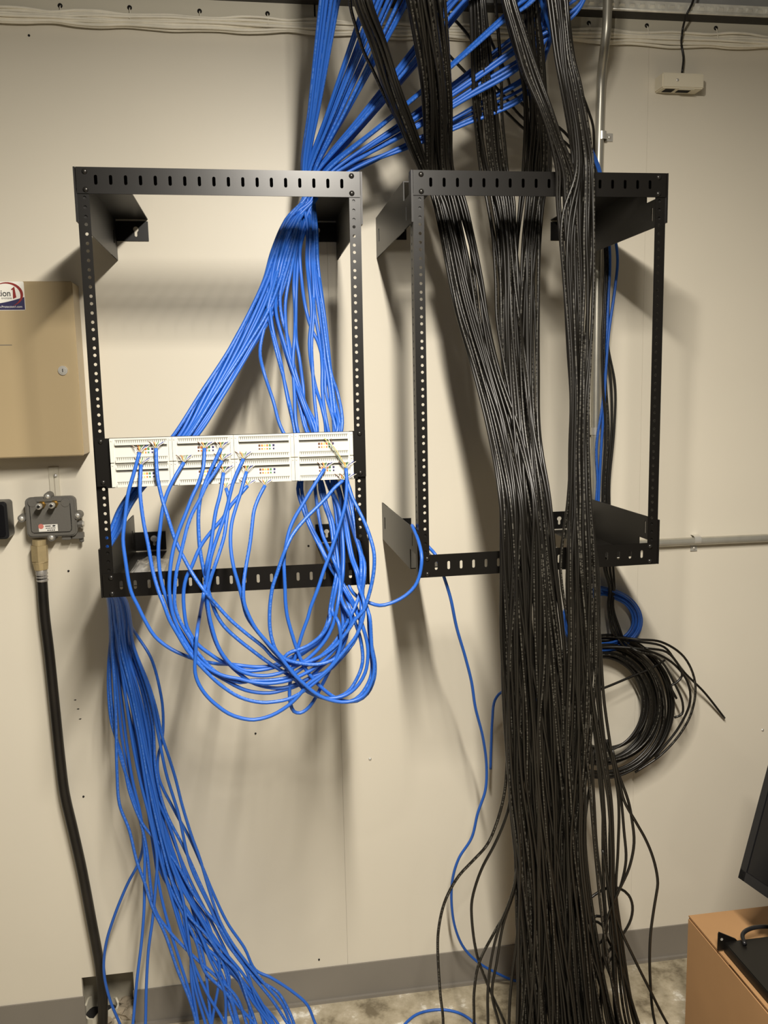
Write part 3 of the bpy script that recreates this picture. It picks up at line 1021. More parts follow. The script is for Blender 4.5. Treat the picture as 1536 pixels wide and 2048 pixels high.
def clamp(name, c, vertical, parent):
    mb = MB()
    r = .0122
    w = .009
    pts = []
    for i in range(13):
        a = math.pi * i / 12
        pts.append((-r * math.cos(a), -.0135 - r * math.sin(a)))
    pts = [(-r, -.001)] + pts + [(r, -.001)]
    for (u0, y0), (u1, y1) in zip(pts, pts[1:]):
        if vertical:
            vs = [(c[0] + u0, y0, c[2] - w), (c[0] + u1, y1, c[2] - w), (c[0] + u1, y1, c[2] + w), (c[0] + u0, y0, c[2] + w)]
        else:
            vs = [(c[0] - w, y0, c[2] - u0), (c[0] - w, y1, c[2] - u1), (c[0] + w, y1, c[2] - u1), (c[0] + w, y0, c[2] - u0)]
        mb.add(vs, [(0, 1, 2, 3)])
    if vertical:
        mb.box(c[0] + r, c[0] + r + .020, -.004, -.001, c[2] - w, c[2] + w)
        sc = (c[0] + r + .011, -.004, c[2])
    else:
        mb.box(c[0] - w, c[0] + w, -.004, -.001, c[2] - r - .018, c[2] - r)
        sc = (c[0], -.004, c[2] - r - .010)
    wp = lambda p: tuple(np.array(p) - np.array(co_))
    cl = mb.build('strap_clamp', 'zinc', cn, warp=wp)
    MB().dome(sc, (0, -1, 0), .0048, .004).build('clamp_screw', 'zinc', cl, True, warp=wp)


clamp('strap', at(1203, 272, -.0135), True, cn)
clamp('strap', at(1190.5, 862, -.0135), True, cn)
clamp('strap', at(1392, 1080, -.0135), False, cn)

# ------------------------------------------------------------------ small screws left in the wall
for nm, px, py, m_, lbl in (('wall_screw', 740, 1518, 'zinc', 'small screw head in the bare wall between the blue loops and the single blue cable'),
                            ('wall_screw', 1525, 1460, 'zinc', 'small screw head in the wall at the right edge'),
                            ('wall_nail', 511, 1467, 'hole', 'dark nail in the wall just below the lowest blue loop'),
                            ('wall_nail', 617, 1092, 'hole', 'dark nail in the wall seen through the left rack'),
                            ('wall_nail', 137, 1142, 'hole', 'dark nail in the wall below the grey tap box'),
                            ('wall_nail', 167, 1593, 'hole', 'dark nail in the wall beside the coax cable'),
                            ('wall_nail', 638, 1919, 'hole', 'dark nail low in the wall just above the baseboard'),
                            ('wall_nail', 58, 71, 'hole', 'dark nail high in the wall near the upper left corner')):
    c_ = at(px, py, 0)
    mb = MB().dome((0, 0, 0), (0, -1, 0), .0042 if m_ == 'zinc' else .0026, .003, n=12)
    o = mb.build(nm, m_, None, True)
    o.location = (c_[0], 0, c_[2])
    tag(o, lbl, 'screw' if 'screw' in nm else 'nail')
# chipped paint marks (a run of three) under the tap box
for k, (px, py) in enumerate(((150, 1400), (156, 1418), (160, 1438))):
    c_ = at(px, py, 0)
    o = MB().prism([(-.003, 0), (.001, -.0016), (.0038, .0004), (.0006, .0018)], -.0006, 0).build('paint_chip', 'dark_steel')
    o.location = (c_[0], 0, c_[2])
    tag(o, ['uppermost of three small paint chips beside the coax', 'middle one of three small paint chips beside the coax', 'lowest of three small paint chips beside the coax'][k], 'paint chip', 'paint chips beside the coax')

#CABLES-BEGIN
# ------------------------------------------------------------------ network cables
RB = .0034      # blue cable radius
RK = .0031      # black cable radius
crnd = random.Random(21)


def up_to_ceiling(P, n0=2.628, lead=.10):
    """carry a hanging cable on from its highest drawn point up to the ceiling"""
    a, b = np.asarray(P[0]), np.asarray(P[1])
    d = a - b
    d = d / (np.linalg.norm(d) + 1e-9)
    h = n0 - a[2]
    p1 = a + d * min(lead, h * .5)
    if lead < .05:
        p1 = p1 + np.array([d[0] * .01, 0, .05])
    p2 = np.array([p1[0] + d[0] * .05 * (lead > .05), p1[1] + d[1] * .03, n0])
    return [p2, p1] + list(P)


# how the blue cables fan out from the left rack up to the ceiling: (px at the picture's top, py, distance from the wall)
FAN = []
frnd = random.Random(9)
for n_, x0_, x1_, y0_, y1_, Y_ in ((5, 644, 664, -40, -40, -.45), (4, 668, 690, -40, -40, -.44), (6, 728, 784, -10, -10, -.41), (5, 786, 826, -10, -10, -.41),
                                   (8, 876, 956, 30, -10, -.40), (8, 978, 1056, 66, -12, -.44), (5, 1062, 1104, 84, 4, -.39), (4, 1046, 1098, 134, 72, -.37), (6, 1048, 1080, 196, 128, -.31)):
    for k in range(n_):
        t_ = (k + .5) / n_
        FAN.append((x0_ + (x1_ - x0_) * t_ + frnd.uniform(-3, 3), y0_ + (y1_ - y0_) * t_ + frnd.uniform(-5, 5), Y_ + frnd.uniform(-.025, .025)))
NF = len(FAN)


def fan(i):
    """points from the ceiling to just below the left rack's top bar for cable i"""
    x, y, Y = FAN[i]
    t = i / (NF - 1)
    bx = 606 + 66 * t ** 1.15 + crnd.uniform(-4, 4)
    bY = -.245 + crnd.uniform(-.018, .018)
    kx = 606 + 30 * crnd.random()
    if i >= NF - 4:
        bx = 668 + 10 * (i - NF + 4)
    mid = []
    for s in (.33, .66):
        sag = 10 * math.sin(math.pi * s) * t
        mid.append((x + (bx - x) * s, y + (347 - y) * s + sag, Y + (bY - Y) * s))
    P = [(x, y, Y)] + mid + [(bx, 349, bY), ((bx + kx) / 2, 372, bY), (kx, 396, -.235 + crnd.uniform(-.018, .018))]
    P = [at(*p) for p in P]
    return up_to_ceiling(P, lead=.10 if i < 41 else .02)


def blue(name, P, label, group=None, cat='cable'):
    o = tube(name, P, RB, 'blue', step=.012, n=8, roll=crnd.uniform(0, 6.28))
    tag(o, label, cat, group)
    return o


def stripped(o, ex, ey, reach=15, spread=20, Y=-.4785, extra=None):
    """the four bared wire pairs that spread from a cable end to the comb above it"""
    e = at(ex, ey, Y)
    for j, (cn, wn) in enumerate((('w_brown', 'brown'), ('w_orange', 'orange'), ('w_green', 'green'), ('w_bluewire', 'blue'))):
        fx = ex + spread * (-.95 + 1.9 * j / 3) + crnd.uniform(-2, 2)
        mb_pts = [e, at(ex + (fx - ex) * .45, ey - reach * .55, Y - .002), at(fx, ey - reach, Y + .004)]
        w = tube('wire_pair', mb_pts, .00062, cn, o, step=.003, n=5)
        w['label'] = wn + ' wire pair'
        mb2 = [e, at(ex + (fx + 3 - ex) * .45, ey - reach * .5, Y - .0025), at(fx + 4, ey - reach + 1, Y + .004)]
        w2 = tube('wire_pair', mb2, .00055, 'w_white' if j != 1 else 'w_yellow', o, step=.003, n=5)
        w2['label'] = 'pale wire pair'


# strands from the knot under the top bar down behind the patch panel (set B), left to right
BS = [
    [(580, 450), (562, 520), (540, 600), (530.5, 647), (521, 702), (528, 743), (547, 800), (565, 863)],
    [(572, 440), (548, 510), (534, 580), (536, 625), (552, 702), (566, 751), (577, 795), (589, 866)],
    [(576, 450), (550, 520), (540, 590), (545, 650), (560, 720), (572, 780), (582, 830), (593, 866)],
    [(584, 450), (560, 520), (548, 580), (549, 625), (566, 688), (582, 743), (604, 806), (626, 862)],
    [(590, 450), (566, 520), (553, 580), (553, 625), (570, 690), (588, 750), (609, 810), (630, 861)],
    [(596, 450), (578, 520), (560, 590), (566, 640), (576, 675), (589, 735), (610, 806), (634, 861)],
    [(598, 460), (582, 540), (571, 600), (571, 640), (578, 700), (592, 770), (602, 820), (612, 863)],
    [(602, 460), (592, 520), (588, 570), (589, 620), (588, 675), (586.6, 716), (589, 784), (596, 865)],
    [(606, 460), (597, 520), (592, 570), (592, 620), (593, 680), (599, 716), (607, 773), (616, 862)],
    [(610, 460), (600, 500), (604, 560), (612, 620), (623, 660), (634, 682), (645, 712), (656, 760), (668, 820), (676, 860)],
    [(616, 460), (613, 520), (619, 570), (622, 625), (619, 688), (622, 730), (632, 773), (645, 817), (652, 861)],
    [(620, 460), (619, 520), (623, 570), (627, 620), (622, 690), (624, 735), (628, 800), (634, 861)],
    [(622, 460), (623, 520), (628, 570), (629, 620), (640, 690), (644, 735), (645, 784), (656, 859)],
    [(626, 460), (627, 520), (632, 570), (637, 620), (648, 690), (650, 740), (651, 784), (671, 858)],
    [(630, 460), (630, 520), (637, 570), (644, 620), (655, 702), (664, 773), (675, 858)],
    [(632, 460), (634, 520), (641, 580), (650, 640), (660, 720), (668, 790), (680, 857)],
    [(634, 460), (637, 530), (645, 600), (656, 690), (664.5, 751), (675, 784), (684, 857)],
    [(628, 460), (630, 530), (638, 600), (646, 690), (658, 770), (664, 820), (668, 858)],
]
# strands that come out below the panel and drop to the loops
RT = {
    1: [(599, 966), (608, 1018), (622, 1055), (645, 1100), (662, 1134), (682, 1165), (700, 1196), (712, 1219)],
    2: [(606, 966), (612, 1010), (627, 1058), (648, 1100), (663, 1130), (680, 1162), (694, 1195)],
    3: [(627, 966), (634, 1026), (643, 1071), (655, 1098), (667, 1126), (677, 1157)],
    4: [(642, 966), (651, 1009), (663, 1044), (668, 1078), (673, 1116), (675, 1147), (668, 1186), (662, 1222)],
    5: [(656, 966), (675, 1010), (683, 1059), (686, 1106), (685, 1149), (681, 1192)],
    6: [(672, 966), (690, 1038), (696, 1077), (704, 1116), (715, 1147), (720, 1175)],
    7: [(688, 966), (700, 1030), (712, 1071), (721, 1098), (731, 1126), (731, 1155), (727, 1190)],
    8: [(694, 966), (708, 1032), (714, 1075), (723, 1112), (724, 1147), (722, 1185)],
}
UL, UM, UR = 'far left block', 'second block from the left', 'third block from the left'
LOOPS = [
    # (strand, return, end of label, points from the panel end to the foot of the return)
    (0, 4, "ending at the upper far-left block, hanging farthest left of all the loops", [(279, 905), (268, 945), (256.5, 986), (250, 1037), (246, 1078), (250, 1115), (262, 1183), (275.6, 1212), (289.4, 1240), (309.7, 1272.8), (341.9, 1298), (375.7, 1313.4), (405, 1322, -.44), (430, 1327, -.43), (465, 1329), (512, 1334), (545, 1331), (580, 1316), (620, 1292), (648, 1262)]),
    (1, 1, "right end of the upper far-left block, crossing the others diagonally", [(312, 897), (313, 930), (316, 960), (325.8, 1003), (335, 1032), (351, 1081), (367.7, 1116), (386, 1149), (409.6, 1183, -.53), (431.5, 1208), (460, 1239), (490, 1265), (529, 1296), (543, 1312), (560, 1325), (581, 1344), (606, 1377), (637, 1393), (668, 1399), (700, 1403), (720, 1391), (740, 1358), (744, 1328), (737, 1292)]),
    (2, 6, "from below the upper far-left block, just inside the outermost loop", [(282, 930), (281, 950), (280, 983), (286.6, 1041), (296.6, 1092), (305.7, 1143), (316.7, 1181.5), (329.4, 1214), (338.5, 1239), (355, 1268), (372, 1296.5), (389, 1318), (414.6, 1345.6), (440, 1369), (480, 1394.6), (522.5, 1405), (554, 1403), (577, 1398), (606, 1383), (647, 1350), (689, 1302), (714, 1269), (727, 1231), (727, 1200)]),
    (3, 5, "from the left lower comb of the upper second block", [(368, 925), (357, 942), (349.5, 955), (335, 985), (325.8, 1016), (320, 1059), (316.7, 1101), (320, 1147), (327.6, 1181.5), (340, 1216), (348.6, 1240.6), (364, 1267.7), (380.8, 1294.8), (397.7, 1322), (423, 1344), (448.5, 1359), (480, 1376), (502, 1383), (539, 1386), (574.6, 1378), (595, 1371), (616, 1358), (643, 1333), (679, 1304), (695, 1262), (690, 1221)]),
    (4, 5, "from the middle of the upper second block's top comb", [(409, 897), (408, 920), (406, 938), (396, 968.5), (384, 994), (371, 1028), (355, 1068.5), (345.8, 1101), (340, 1141), (338.5, 1178), (341, 1203), (345, 1227), (353.7, 1250.8), (369, 1281), (382.5, 1301.6), (399.4, 1322), (423, 1340.5), (448.5, 1352), (480, 1358), (502, 1364), (539, 1367), (577, 1361), (606, 1349), (640, 1328), (668, 1300), (690, 1272), (703, 1240), (690, 1215)]),
    (5, 2, "from the right end of the upper second block's top comb", [(442, 897), (430, 922), (416, 952), (409, 970), (402, 990), (397, 1027), (397, 1059), (400, 1100), (406, 1134), (415, 1174), (424, 1205), (433, 1229), (448.5, 1253), (480, 1282), (502, 1299), (522.5, 1314.6), (543, 1329), (564, 1342), (585, 1355), (610, 1377), (637, 1392), (668, 1396), (695, 1384), (714, 1357), (725, 1325), (722, 1283), (713, 1252), (699, 1216)]),
    (6, 6, "from the right lower comb of the upper second block", [(444, 922), (429, 946), (414, 968), (401, 996), (384, 1028), (375, 1052), (367.7, 1081), (360, 1114), (353, 1143), (349.5, 1178), (349, 1203), (352, 1222), (360.5, 1244), (372, 1264), (382.5, 1281), (389, 1296.5), (406, 1318.5), (431.6, 1344), (480, 1365), (502, 1361), (543, 1360), (577, 1354), (606, 1335), (633, 1319), (665, 1290), (689, 1254), (708, 1218)]),
    (7, 4, "from the lower second block, sagging lowest of all the loops", [(447, 946), (444, 967), (440, 990), (431.5, 1023), (426, 1059), (420.6, 1096), (413, 1132), (411, 1160, -.49), (407, 1190), (399, 1234, -.44), (394, 1268), (391, 1310), (390, 1344), (398, 1369), (414.6, 1393), (436.6, 1413), (457, 1427), (481, 1436), (508, 1439.6), (543, 1431), (574.6, 1412.5), (595, 1394), (618, 1367), (647, 1347), (668, 1325), (681, 1288), (677, 1245)]),
    (8, 8, "from the left lower comb of the upper third block", [(487, 918), (476, 941), (467, 963), (460, 990), (453, 1018), (446, 1042), (438.8, 1062), (429.7, 1088.5), (422, 1114), (417, 1141), (413, 1168.7), (412, 1196), (416, 1225), (421, 1251), (430, 1281), (443.4, 1308), (460, 1330), (480, 1348), (502, 1364), (533, 1374), (564, 1376), (593, 1368), (622.5, 1354), (658, 1340), (679, 1320), (702, 1292), (718, 1258), (722, 1220)]),
    (9, 1, "from the left top comb of the lower third block", [(493, 944), (488, 960), (481.5, 985), (472, 1014.5), (464, 1044), (461, 1071), (462, 1102), (468, 1137.5), (477.6, 1170.7), (485, 1200), (493, 1231), (510, 1257), (529, 1280), (547.5, 1303), (564, 1320), (587, 1345), (618, 1382), (647, 1396), (684, 1393), (710, 1377), (730, 1346), (736, 1308), (733, 1280), (722, 1245)]),
    (10, 4, "from under the left end of the lower third block", [(495, 972), (487, 981), (478, 992), (462.5, 1010), (446, 1035.7), (426, 1059), (406, 1085), (395, 1105), (384, 1132), (373, 1154), (367.7, 1178), (367, 1203), (369, 1227), (373, 1251), (382.5, 1271), (397.7, 1291), (420, 1308), (440, 1321), (465.4, 1331), (491, 1341), (522.5, 1340), (547.5, 1335), (568, 1328), (592, 1316), (618, 1299), (643, 1281), (657, 1252)]),
    (11, 3, "from under the right end of the lower second block", [(452, 977), (457, 994), (455.5, 1023), (452.5, 1045), (448, 1074), (438.8, 1105), (429.7, 1132), (420.6, 1160), (416, 1183), (416, 1212), (424, 1255), (441, 1302), (470, 1336), (505, 1350), (545, 1350), (580, 1338), (615, 1318), (645, 1288), (664, 1255), (676, 1205)]),
    (12, 7, "from under the middle of the lower third block, alone in its gap", [(530, 971), (516.6, 997), (508, 1022), (504, 1053.5), (500, 1087), (495, 1116), (490, 1145), (487, 1174.6), (488, 1204), (497.5, 1231), (512, 1258), (533, 1283), (556, 1308), (572.5, 1329), (589, 1350), (606, 1366), (631, 1387), (660, 1400), (695, 1404), (728, 1391), (745, 1358), (748.5, 1329), (744, 1302), (742, 1268), (739, 1232)]),
    (13, 7, "from the lower far-right block, forming the outermost loop on the right", [(649, 938), (637, 957), (620, 984), (604.5, 1010.5), (588, 1038), (578, 1063), (572, 1090.6), (568, 1116), (568.5, 1145), (570, 1175), (571, 1204), (574.6, 1233), (583, 1264.6), (593, 1296), (606, 1329), (624.6, 1356), (647.5, 1379), (668, 1394), (689, 1402), (714, 1402), (735, 1387), (748, 1358), (750, 1328), (745, 1300), (739, 1268), (736, 1222)]),
    (14, 8, "from under the lower far-right block, swinging out to the left", [(686, 961), (667, 978), (655, 993), (636, 1012.5), (616, 1032), (597, 1053.5), (583, 1073), (573, 1094.5), (563.5, 1118), (554, 1147), (546, 1170.7), (541, 1200), (539, 1231), (540, 1258), (545, 1283), (554, 1304), (572, 1319), (597.5, 1326), (631, 1329), (658, 1323), (685, 1307), (706, 1287), (720, 1252), (723, 1218)]),
    (15, 5, "from the lower row's far right, with a tight bend at bottom", [(692, 937), (693.5, 958), (693, 982), (690.5, 1008.6), (681, 1043.7), (671, 1075), (659, 1110), (647.5, 1141), (636, 1176.6), (621, 1216), (616, 1235), (606, 1262.5), (597.5, 1289.6), (592, 1308), (586, 1333), (581, 1358), (579, 1387.5), (581, 1408), (588, 1423), (600, 1426), (613, 1419), (626, 1404), (643, 1372), (664, 1330), (681, 1285), (686, 1238)]),
    (16, 4, "from the panel's lower right corner, bulging past the rack's right upright", [(694, 960), (698, 975), (705, 996), (716, 1018), (729.5, 1045.7), (741, 1077), (748, 1106), (748, 1137.5), (743, 1169), (736, 1196), (727, 1221), (712, 1237), (695, 1262), (668, 1294), (631, 1318), (592, 1328), (566, 1322), (575, 1308), (615, 1292), (648, 1265), (660, 1238)]),
]
LG = 'blue loop cables punched down on the patch panel'
used_fan = list(range(NF))
crnd2 = random.Random(5)
order = used_fan[:]
crnd2.shuffle(order)
for i, (s, r, lab, pts) in enumerate(LOOPS):
    off = .036 * ((i * 7) % 17) / 17
    f_ = fan(order[i])
    jx = crnd.uniform(-3, 3)
    B = [at(x + crnd.uniform(-1.2, 1.2), y, -.240 - .170 * (y - 396) / 470 + crnd.uniform(-.010, .010)) for x, y in BS[s]]
    R_ = RT[r]
    n_ = len(R_)
    Rp = [at(x + jx, y, -.405 - (.075 + off * .6) * min(1, (k / (n_ - 1)) * 1.25) + crnd.uniform(-.003, .003)) for k, (x, y) in enumerate(R_)]
    P = [p if len(p) > 2 else p + (None,) for p in pts]
    k_n = len(P)
    lp = []
    for k, p in enumerate(P):
        if p[2] is None:
            y = p[1]
            # held out in front of the bottom bar, swinging back in as the loop closes
            t = k / (k_n - 1)
            base = -.4785 - (.030 + off) * min(1, t * 3.2) + .012 * max(0, t - .6) / .4
            if k == 0:
                base = -.4785
            lp.append(at(p[0], y, base))
        else:
            lp.append(at(p[0], p[1], p[2] - off * .5))
    P = f_ + B + Rp + lp[::-1]
    o = blue('blue_network_cable', P, 'blue loop cable ' + lab, LG)
    stripped(o, pts[0][0], pts[0][1], reach=15 if pts[0][1] < 955 else 13, spread=17)
    if i == 15:
        for j, (dx, m_) in enumerate(((-42, 'w_green'), (-36, 'w_white'), (-30, 'w_brown'), (-44, 'w_yellow'))):
            w = tube('wire_pair', [at(692, 937, -.479), at(680 + j, 918, -.484), at(664 + j, 893, -.482), at(692 + dx, 877, -.478)], .0006, m_, o, step=.004, n=5)
            w['label'] = 'long bared wire pair reaching the row above'

# the one that swings out to the right rack and drops to the floor on its own
P = fan(order[17]) + [at(x, y, -.240 - .170 * (y - 396) / 470) for x, y in BS[17]] + path(
    [(664, 966, -.41), (672, 1030), (680, 1090), (688, 1140), (701, 1178, -.455), (713, 1192), (740, 1206, -.50), (759, 1211), (780, 1207), (809, 1192.5), (830, 1172), (840, 1147), (843.5, 1115, -.50), (838, 1086, -.475), (829, 1062), (824, 1051, -.415), (832, 1062, -.385), (859, 1096, -.385), (870, 1108, -.40), (880, 1132, -.405), (888, 1154, -.405), (900.5, 1194, -.40),
     (913, 1254), (930.5, 1314), (943, 1364), (950.5, 1414, -.28), (965.5, 1474), (973, 1534, -.20), (970.5, 1581), (955.5, 1626), (943, 1676), (918, 1716), (905.5, 1756), (903, 1806, -.10), (910.5, 1856), (928, 1896), (958, 1926, -.06), (993, 1946, -.045), (1028, 1961, -.04), (1060, 1966, -.05)])
blue('blue_network_cable', P, 'single blue cable curving behind the right rack\'s left upright and falling alone')

# the left bundle: behind the panel's left half, down behind the bottom bar, then spreading to the floor
FL = [
    [(224, 1300), (229, 1371), (232, 1443), (233, 1515), (234, 1546), (239, 1609), (258, 1659), (274, 1724), (289, 1765), (305, 1815), (330, 1868), (355, 1940), (380, 2002), (392, 2046)],
    [(226, 1300), (236, 1400), (246, 1490), (262, 1560), (281, 1630), (286, 1690), (276, 1728), (255, 1768), (227, 1837), (211, 1893), (208, 1946), (220.6, 2002), (239, 2046)],
    [(231, 1300), (243, 1400), (254, 1490), (265, 1560), (281, 1630), (289, 1696), (289, 1759), (288, 1821), (283, 1884), (274, 1959), (266, 2046)],
    [(238, 1300), (252, 1400), (266, 1490), (280, 1560), (300, 1640), (314, 1715), (311, 1777.5), (305, 1840), (297, 1899), (292.5, 1977.5), (291, 2046)],
    [(221, 1290), (220, 1360), (226, 1430), (240, 1510), (262, 1580), (290, 1680), (311, 1821), (336, 1859), (355, 1881), (396, 1921), (439, 1959), (474, 1996), (492.5, 2046)],
    [(245, 1300), (262, 1400), (275, 1490), (290, 1560), (305, 1650), (320.6, 1740), (346, 1790), (361, 1846), (380, 1899), (383, 1962), (396, 2046)],
    [(252, 1300), (270, 1400), (286, 1490), (300, 1560), (318, 1640), (342.5, 1727.5), (364, 1790), (374, 1852.5), (383, 1915), (399, 1984), (420.6, 2046)],
    [(221, 1280), (217, 1335), (217, 1389), (222.5, 1443), (233, 1479), (244, 1515), (253, 1557), (260, 1587), (286, 1649), (327, 1695), (352, 1726), (380, 1776), (408, 1817), (439, 1855), (470.6, 1909), (508, 1955.6), (545.6, 2002), (574, 2046)],
    [(273, 1269.5), (302, 1316), (320, 1380), (326, 1425), (324.6, 1479), (316, 1515), (318, 1556), (349, 1621), (380, 1677.5), (405, 1734), (424, 1780.6), (455, 1846), (489, 1896), (511, 1940), (542.5, 1955.6), (586, 1984), (614, 2009), (630, 2046)],
    [(268, 1295), (298, 1371), (313, 1421), (324, 1472), (340, 1521), (351, 1557), (364, 1609), (383, 1671), (399, 1715), (420.6, 1787), (439, 1840), (461, 1880.6), (492.5, 1924), (524, 1962), (564, 2009), (580, 2046)],
    [(258, 1300), (278, 1400), (294, 1490), (308, 1560), (335, 1670), (367.5, 1768), (386, 1799), (411, 1834), (427, 1877.5), (449, 1921), (492.5, 1977.5), (533, 2018), (555, 2046)],
    [(240, 1290), (262, 1380), (280, 1470), (296, 1560), (322, 1680), (350, 1780), (374, 1827.5), (411, 1868), (445.6, 1915), (474, 1943), (496, 2002), (511, 2046)],
    [(250, 1290), (276, 1380), (296, 1470), (306, 1560), (330, 1690), (358, 1800), (380, 1865), (408, 1893), (436, 1918), (438, 1962), (430, 2009), (424, 2046)],
    [(261, 1290), (286, 1380), (303, 1470), (312, 1560), (340, 1660), (380, 1760), (424, 1846), (452, 1902.5), (474, 1952.5), (502, 2021), (512, 2048)],
    [(234, 1290), (256, 1380), (276, 1470), (290, 1560), (312, 1680), (344, 1800), (372, 1890), (399, 1955), (417.5, 1993), (445.6, 2040)],
    [(256, 1280), (288, 1370), (306, 1450), (311, 1540), (330, 1620), (370, 1700), (406, 1780), (440, 1850), (480, 1912), (515, 1958), (555, 1984), (577, 2020), (588, 2048)],
    [(228, 1290), (250, 1390), (271, 1490), (288, 1570), (306, 1690), (322, 1790), (340, 1860), (362, 1930), (380, 1990), (392, 2048)],
    [(243, 1290), (270, 1390), (290, 1480), (304, 1560), (326, 1660), (352, 1740), (386, 1810), (414, 1862), (450, 1905), (486, 1948), (520, 2000), (545, 2048)],
]
FG = 'blue cables of the left bundle that spreads out on the floor'
FLAB = {
    1: 'blue cable swinging back left from the bundle to follow the black coax down',
    2: 'blue cable hanging nearly straight beside the wall cut-out, left one of two',
    3: 'blue cable hanging nearly straight beside the wall cut-out, right one of two',
    7: 'blue cable crossing the front of the left bundle from left to right',
    8: 'blue cable of the left bundle reaching farthest right at the floor',
    9: 'blue network cable that leaves the right edge of the left bundle beside the rightmost one',
}
for k in range(12):
    p_, q_ = FL[(5, 6, 5, 6, 10, 11, 12, 13, 14, 15, 16, 17)[k]], FL[(6, 12, 11, 10, 11, 12, 13, 9, 15, 16, 17, 10)[k]]
    m_ = []
    for t in np.linspace(0, 1, 11):
        def on(L_):
            u = t * (len(L_) - 1)
            i_ = min(int(u), len(L_) - 2)
            return np.array(L_[i_]) * (1 - u + i_) + np.array(L_[i_ + 1]) * (u - i_)
        w_ = .35 + .3 * crnd.random()
        v_ = on(p_) * w_ + on(q_) * (1 - w_)
        m_.append((float(v_[0]) + crnd.uniform(-4, 4), float(v_[1])))
    FL.append(m_)
nA = len(FL)
for i, fl in enumerate(FL):
    f_ = fan(order[(18 + i) % NF])
    a = ((i * 5) % nA + .5) / nA
    b = ((i * 11) % nA) / nA
    t0 = (fl[0][0] - 217) / 60
    t0 = min(1, max(0, t0))

    def lane(y, l, r, Y, dY=.03, a=a, b=b):
        aa = min(1.0, max(0.0, a + .22 * math.sin(y * .0062 + 9 * b) + .10 * math.sin(y * .015 + 5 * a)))
        return at(l + (r - l) * aa, y, Y + dY * (b - .5))
    mid = [lane(440, 572, 606, -.245, .04), lane(500, 545, 590, -.262, .04), lane(560, 528, 572, -.285, .04), lane(622, 500, 548, -.31, .04), lane(700, 458, 502, -.34, .035), lane(795, 396, 446, -.375, .035), lane(868, 349, 399, -.395, .035),
           lane(925, 302, 342, -.40, .03), lane(975, 266, 288, -.40, .03), lane(1018, 238, 258, -.40, .03), lane(1054, 223, 243, -.402, .03), lane(1080, 212, 228, -.404, .03)]
    a2 = min(1, max(0, t0 + crnd.uniform(-.12, .12)))
    mid += [at(205 + 17 * a2, 1108, -.408 + .022 * (b - .5)), at(207 + 19 * a2, 1155, -.400 + .018 * (b - .5)), at(215 + 40 * a2, 1203, -.30 + .03 * (b - .5)), at(218 + 46 * a2, 1245, -.215 + .04 * (b - .5))]
    n_ = len(fl)
    low = []
    for k, (x, y) in enumerate(fl):
        t = k / (n_ - 1)
        low.append(at(x, y, -.150 + .06 * (b - .5) - (.07 + .06 * (b - .3)) * t + (.15 * t if i == 1 else 0)))
    # on down to the floor below the picture's edge, where the slack lies
    e = low[-1]
    d = low[-1] - low[-2]
    end = np.array([e[0] + d[0] * .9, e[1] - .03, max(.10, e[2] * .45)])
    fin = np.array([end[0] + d[0] * 1.2 + .03, end[1] - .10 - .05 * b, .004 + .0035 * (i % 3)])
    fin2 = fin + np.array([.10 + .08 * a, -.08 + .1 * b, 0])
    P = f_ + mid + low + ([end, fin, fin2] if i != 1 else [np.array([e[0] + .01, e[1], max(.004, e[2] - .04)])])
    blue('blue_network_cable', P, FLAB.get(i, 'blue cable inside the left bundle that fans out on the floor'), FG)

# blue arc lying on the floor in front of the baseboard
P = [np.array([*atz(x, y, .0034)[:2], .0034]) for x, y in ((790, 2075), (810, 2048), (833, 2029), (863, 2020.5), (893, 2020), (923, 2028), (948, 2046), (965, 2075))]
blue('blue_network_cable', P, 'short blue cable arc lying on the concrete floor at the bottom edge')
# short blue tail beside the black strands
P = path([(1130, 1410, -.10), (1080, 1402, -.10), (1040, 1388, -.10), (1004, 1384, -.10), (990, 1400, -.10), (984.5, 1440, -.09), (982, 1500, -.08), (981, 1538, -.08)])
blue('blue_network_cable', P, 'short blue cable tail hanging against the wall just left of the black strands')


# ------------------------------------------------------------------ black cables
def black(P, label, group=None):
    o = tube('black_network_cable', P, RK, 'cable_black', step=.014, n=7, roll=crnd.uniform(0, 6.28))
    tag(o, label, 'cable', group)
    return o


def strand(n, stations, label, group, seed, wander=.22, floor_spread=(0, 0)):
    """n single cables that share a course; each keeps its own slowly changing place in the strand.
    stations: (py, px left, px right, distance from wall at the front, depth of the strand)"""
    rr = random.Random(seed)
    cols = max(3, int(round(n ** .5 * 1.7)))
    place = []
    for i in range(n):
        place.append(((i % cols + .5 + rr.uniform(-.3, .3)) / cols, (i // cols + rr.random()) / max(1, math.ceil(n / cols))))
    for i in range(n):
        a0, b0 = place[i]
        ph = [rr.uniform(0, 6.28) for _ in range(3)]
        fr = [rr.uniform(.0025, .0045), rr.uniform(.006, .010), rr.uniform(.0015, .003)]
        P = []
        for (y, l, r, Y, D) in stations:
            k = wander * min(1, (r - l) / 40)
            a = a0 + k * math.sin(fr[0] * y + ph[0]) + .4 * k * math.sin(fr[1] * y + ph[1])
            a = min(1.0, max(0.0, a))
            b = min(1, max(0, b0 + .3 * math.sin(fr[2] * y + ph[2])))
            P.append(at(l + (r - l) * a, y, Y + D * b))
        P = up_to_ceiling(P)
        e, d = P[-1], P[-1] - P[-2]
        s = rr.uniform(floor_spread[0], floor_spread[1])
        end = np.array([e[0] + s * .3, e[1] - .03, max(.05, e[2] * .42)])
        fin = np.array([e[0] + s, e[1] - .10 - .08 * rr.random(), .004 + .006 * (i % 5)])
        fin2 = fin + np.array([s * .6 + rr.uniform(-.05, .05), rr.uniform(-.12, .02), 0])
        black(P + [end, fin, fin2], label, group)


